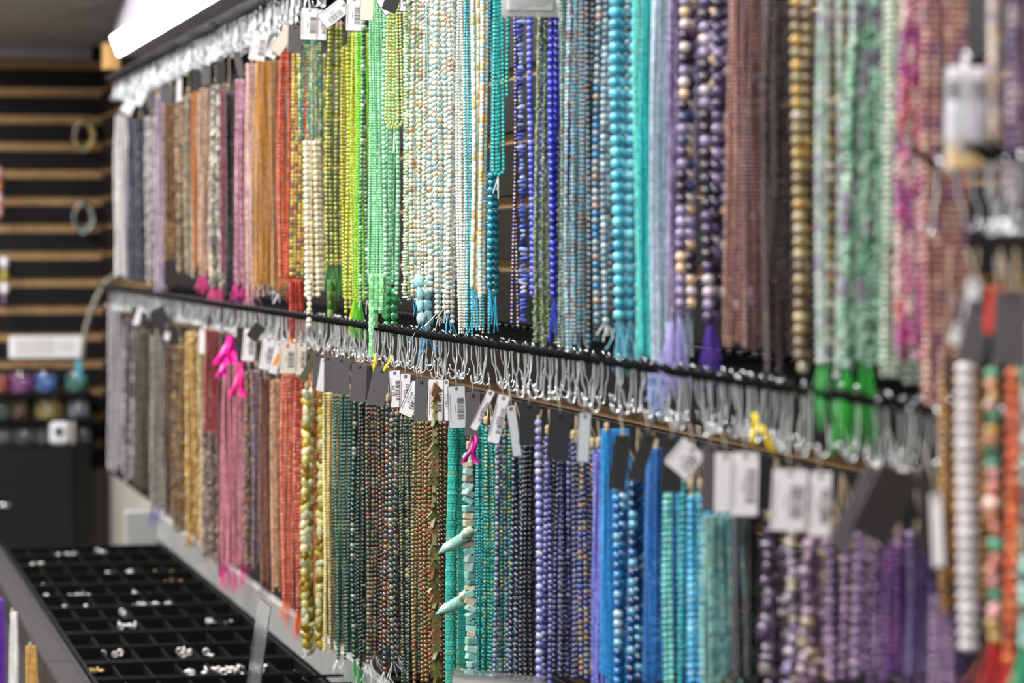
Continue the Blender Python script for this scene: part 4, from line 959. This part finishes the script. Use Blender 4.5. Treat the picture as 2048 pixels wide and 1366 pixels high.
# hanks hung on the counter front, below the rail
bundle(Lw, -22, 7, 1195, 1420, 5, '5c1c98*2 4c1484', 'h', 'purple hank hanging on the counter front', X=.316, n=5, zpeg=ZT_ - .0, gain=1.4)
bundle(Lw, 19, 31, 1222, 1420, 4, 'e8e4f4*2 d8d4e4', 'h', 'white hank hanging on the counter front', X=.320, n=3, zpeg=ZT_ - .01, gain=1.4)
bundle(Lw, 50, 71, 1290, 1420, 4, 'c09448*2 ac8038', 'h', 'gold hank hanging on the counter front', X=.324, n=4, zpeg=ZT_ - .02, gain=1.4)
# acrylic sign holders
t = empty('acrylic_sign_holder', on_z(470, 1385, ZT_), 'clear acrylic sign holder leaning on the counter tray', 'sign holder')
a = on_z(466, 1400, ZT_ + .0); Dp = depth(a); q = on_x(522, 1208, a.x + .02)
a = Vector((a.x, q.y, a.z)); o_ = t.location
mb = MB(); v = Vector((0, .004, 0)); e = Vector((.012, .0, -.004))
A, B = a - o_, q - o_
mb.add([A, A + e, B + e, B, A + v, A + e + v, B + e + v, B + v], [(0, 1, 2, 3), (7, 6, 5, 4), (0, 4, 5, 1), (1, 5, 6, 2), (2, 6, 7, 3), (3, 7, 4, 0)]); build('edge', mb, 'clear', t)
mb = MB(); A2, B2 = A + e + v, B + e + v; far = Vector((.0, .10, .0))
mb.add([A2, B2, B2 + far, A2 + far] + [x + Vector((.0025, 0, 0)) for x in (A2, B2, B2 + far, A2 + far)], [(0, 1, 2, 3), (7, 6, 5, 4), (0, 4, 5, 1), (1, 5, 6, 2), (2, 6, 7, 3), (3, 7, 4, 0)]); build('panel', mb, 'clear', t)
ZS = CAMZ - .40
A = on_z(905, 1347, ZS); B = on_z(1090, 1366, ZS); o_ = Vector((A.x, A.y, ZT_))
t = empty('acrylic_sign_holder', o_, 'grey backed sign holder below the turquoise discs', 'sign holder')
mb = MB(); A -= o_; B -= o_; n_ = Vector((.003, .004, 0)); dn = Vector((0, 0, -A.z))
vs = [A + dn, B + dn, B, A]; mb.add(vs + [x + n_ for x in vs], [(0, 1, 2, 3), (7, 6, 5, 4), (0, 4, 5, 1), (1, 5, 6, 2), (2, 6, 7, 3), (3, 7, 4, 0)]); build('panel', mb, 'white', t)
mb = MB(); u = Vector((0, 0, .004)); vs = [A - n_ * .5, B - n_ * .5, B - n_ * .5 + u, A - n_ * .5 + u]; mb.add(vs + [x + n_ * 2 for x in vs], [(0, 1, 2, 3), (7, 6, 5, 4), (0, 4, 5, 1), (1, 5, 6, 2), (2, 6, 7, 3), (3, 7, 4, 0)]); build('edge', mb, 'clear', t)

# ------------------------------------------------------------------ far end of the aisle
YF = 8.30
def shelf(py, x0, x1, label):
    p = on_y(0, py, YF); zz = p.z; xa = on_y(x0, py, YF).x; xb = on_y(x1, py, YF).x
    mb = MB(); mb.box(xa, xb, -.06, YB - YF, -.012, 0, .002); o = build('wall_shelf', mb, 'gloss_black', loc=(0, YF, zz)); tag(o, label, 'shelf'); return zz
def jar(px, pyb, wpx, hpx, fill, label, zz, ff=.62):
    p = on_y(px, pyb, YF); D = depth(p); r = wpx / 2 * D / F; h = hpx * D / F
    t = empty('bead_jar', (p.x, YF, zz), label, 'jar')
    mb = MB(); mb.lathe([(r * .97, 0), (r, .003), (r, h * .8), (r * .8, h * .88), (r * .8, h * .9)], 18); build('glass', mb, 'clear', t)
    P = pal(fill); k = 90; th = rng.uniform(0, 6.28, k); rr = np.sqrt(rng.uniform(.3, 1, k)) * r * .86; pos = np.stack([rr * np.cos(th), rr * np.sin(th), rng.uniform(.006, h * ff, k)], 1)
    o = put('bead_filling', joined('bead_filling', 'r6', pos, np.full((k, 3), r * .2), None, colours(P, k, 1.3), 'stone_attr'), t); o['kind'] = 'stuff'
    mb = MB(); mb.lathe([(r * .84, h * .88), (r * .86, h * .9), (r * .86, h), (r * .8, h * 1.02)], 18); build('lid', mb, 'gloss_black', t)
z1 = shelf(786, -60, 185, 'upper black shelf of bead jars on the far wall')
jar(-6, 786, 44, 48, 'd86040 e07858', 'jar of salmon beads on the upper far shelf', z1)
jar(45, 786, 46, 50, 'a03c98 b850b0 882c84', 'jar of purple beads on the upper far shelf', z1)
jar(93, 786, 46, 50, '4080d0 2c68c0 78a4e0', 'jar of blue beads on the upper far shelf', z1)
jar(155, 786, 46, 48, '389484 58b0a0 2c8070', 'jar of sea green beads on the upper far shelf', z1)
z2 = shelf(837, -60, 185, 'lower black shelf of bead jars on the far wall')
jar(4, 837, 36, 46, '6c8878 587464', 'jar of grey green beads on the lower far shelf', z2)
jar(40, 837, 36, 46, '9c7c50 846840', 'jar of tan beads on the lower far shelf', z2)
jar(98, 837, 58, 48, 'd8b868 c8a450 ecd898', 'wide jar of gold beads on the lower far shelf', z2)
jar(157, 837, 46, 48, 'ccccdc b8b8cc e0e0ec', 'jar of silver beads on the lower far shelf', z2)
# black cabinet below, with clear jars and a white box on it
pz = on_y(0, 888, YF); xa = on_y(-70, 888, YF).x; xb = on_y(141, 888, YF).x; xc = on_y(178, 888, YF).x
t = empty('black_cabinet', ((xa + xc) / 2, YF, 0), 'tall black cabinet against the far wall under the jars', 'cabinet')
cx = (xa + xc) / 2
mb = MB(); mb.box(xa - cx, xc - cx, -.10, YB - YF - .012, .0, pz.z, .004); build('body', mb, 'gloss_black', t)
mb = MB(); mb.box(xa - cx, xb - cx, -.115, -.101, .3, pz.z - .01, .003); d_ = build('door', mb, 'slat', t)
hz = on_y(8, 1010, YF - .12); mb = MB(); mb.tube([(hz.x - cx - .015, -.125, hz.z), (hz.x - cx + .015, -.125, hz.z)], .005, 8); build('handle', mb, 'zinc', d_)
for px, w_ in ((8, 36), (48, 44), (84, 28), (168, 30)): jar(px, 888, w_, 44, '8c8a92 6c6a74 a4a2aa', 'clear jar of grey findings on the black cabinet, %s' % {8: 'leftmost', 48: 'second from left', 84: 'beside the white box', 168: 'right of the white box'}[px], pz.z, .5)
p = on_y(122, 888, YF - .06); D = depth(p); w_ = 38 * D / F; h_ = 46 * D / F
t = empty('white_camera_box', (p.x - .004, YF - .06, pz.z), 'white rounded box with a black lens dot on the cabinet', 'camera')
mb = MB(); mb.box(-w_ / 2, w_ / 2, -.02, .045, 0, h_, .008); build('body', mb, 'whitebox', t)
mb = MB(); mb.lathe([(.0115, 0), (.0115, .003)], 16); build('lens', mb, 'peg', t, (-.003, -.0195, h_ * .58), (math.pi / 2, 0, 0))
mb = MB(); mb.box(w_ / 2 + .001, w_ / 2 + .018, -.01, .045, 0, h_ * .98, .004); build('side_cover', mb, 'beige', t)
# sign with gooseneck
p = on_y(92, 694, 8.1); D = depth(p); w_ = 146 * D / F; h_ = 44 * D / F
t = empty('shelf_sign', p, 'white landscape sign with green print above the jars', 'sign')
mb = MB(); mb.box(-w_ / 2, w_ / 2, 0, .004, -h_ / 2, h_ / 2, .001); build('board', mb, 'sticker', t)
mb = MB()
for i, z in enumerate(np.linspace(.3, -.3, 5)): mb.box(-w_ * .42, w_ * (.1 + .06 * (i % 2)), -.0008, 0, h_ * z - .0012, h_ * z + .0012)
build('print_lines', mb, 'inkgrey', t)
mb = MB()
for k in range(5):
    a = k * 1.25; mb.prism([(w_ * .28 + .004 * math.cos(a), .004 * math.sin(a)), (w_ * .28 + .02 * math.cos(a + .3), .014 * math.sin(a + .3)), (w_ * .28 + .02 * math.cos(a - .3), .014 * math.sin(a - .3))], -.0008, 0)
build('green_emblem', mb, 'inkgreen', t)
q = [on_y(*c, 8.09) for c in ((166, 715), (166, 690), (172, 655), (182, 622), (196, 590), (214, 562), (236, 545))]
mb = MB(); mb.tube([v - p for v in q], .0065, 8); build('gooseneck', mb, 'cable', t)
tl = on_y(157, 735, 8.085); mb = MB(); mb.box(-.008, .008, -.001, .001, -.028, .022, .0004); o = build('teal_strip', mb, thread_mat('5aa8c0'), t, tl - p)
# bracelets on the far wall
def bracelet(px, py, P, label):
    p = on_y(px, py, YB - .06); Pp = pal(P); t = empty('bead_bracelet', p, label, 'bracelet')
    for q, (R, yo) in enumerate(((.033, 0), (.030, .014), (.035, -.014))):
        k = 26; a = np.linspace(0, 6.283, k, endpoint=False); pos = np.stack([R * .78 * np.cos(a), np.full(k, yo), R * 1.12 * np.sin(a) - .004 * q], 1)
        c = colours(Pp, k, 1.1)
        for i in range(k):
            o = bpy.data.objects.new('bead', bead_mesh('r8', 'metal_obj')); COL.objects.link(o); o.parent = t; o.location = pos[i]; o.scale = (.0066,) * 3; o.color = (*c[i], 1)
    pg = MB(); pg.tube([(0, .06, .033), (0, -.02, .033), (0, -.026, .038)], .003, 7)
    o = build('wall_peg', pg, 'peg', loc=p); tag(o, 'black peg carrying the ' + label.split(' on ')[0], 'peg')
bracelet(168, 267, 'c8a850 b0a080 9c9c98 d8c070', 'gold and clear beaded bracelet on the upper far wall')
bracelet(167, 432, '8ca09c b89480 a8a8a8 6c8484', 'silver and blush beaded bracelet on the far wall below the gold one')
# items hung at the left frame edge
for (px, py, P, lab, hh) in ((-3, 385, 'e8a0a8 d88850 f0c0c8', 'pink and orange charm strand at the left edge', 4), (9, 565, 'f0f0f8 a89838 f0f0f8 4c3448', 'white yellow and plum charm strand at the left edge', 4)):
    p = on_y(px, py, YB - .07); t = empty('charm_strand', p, lab, 'charm'); Pp = pal(P)
    for i in range(hh):
        o = bpy.data.objects.new('bead', bead_mesh('r10', 'pearl_obj')); COL.objects.link(o); o.parent = t; o.location = (0, 0, .054 - i * .036); o.scale = (.013, .012, .018); o.color = (*(Pp[i % len(Pp)] * .9), 1)
    mb = MB(); mb.tube([(0, 0, -.06), (0, 0, .10), (0, .06, .105)], .0012, 5); build('cord', mb, 'peg', t)
# pale box and bin at the far foot of the bead wall
a = on_y(247, 1000, 6.345); b_ = on_y(330, 1096, 6.35)
mb = MB(); mb.box(a.x, XW - .002, 6.31, 6.345, .0, CAMZ - .565, .004); o = build('white_end_panel', mb, 'white'); tag(o, 'white end panel where the ledge meets the far corner', 'panel')
print('objects', len(bpy.data.objects), 'tris', sum(len(m_.loops) - 2 * len(m_.polygons) for m_ in bpy.data.meshes))
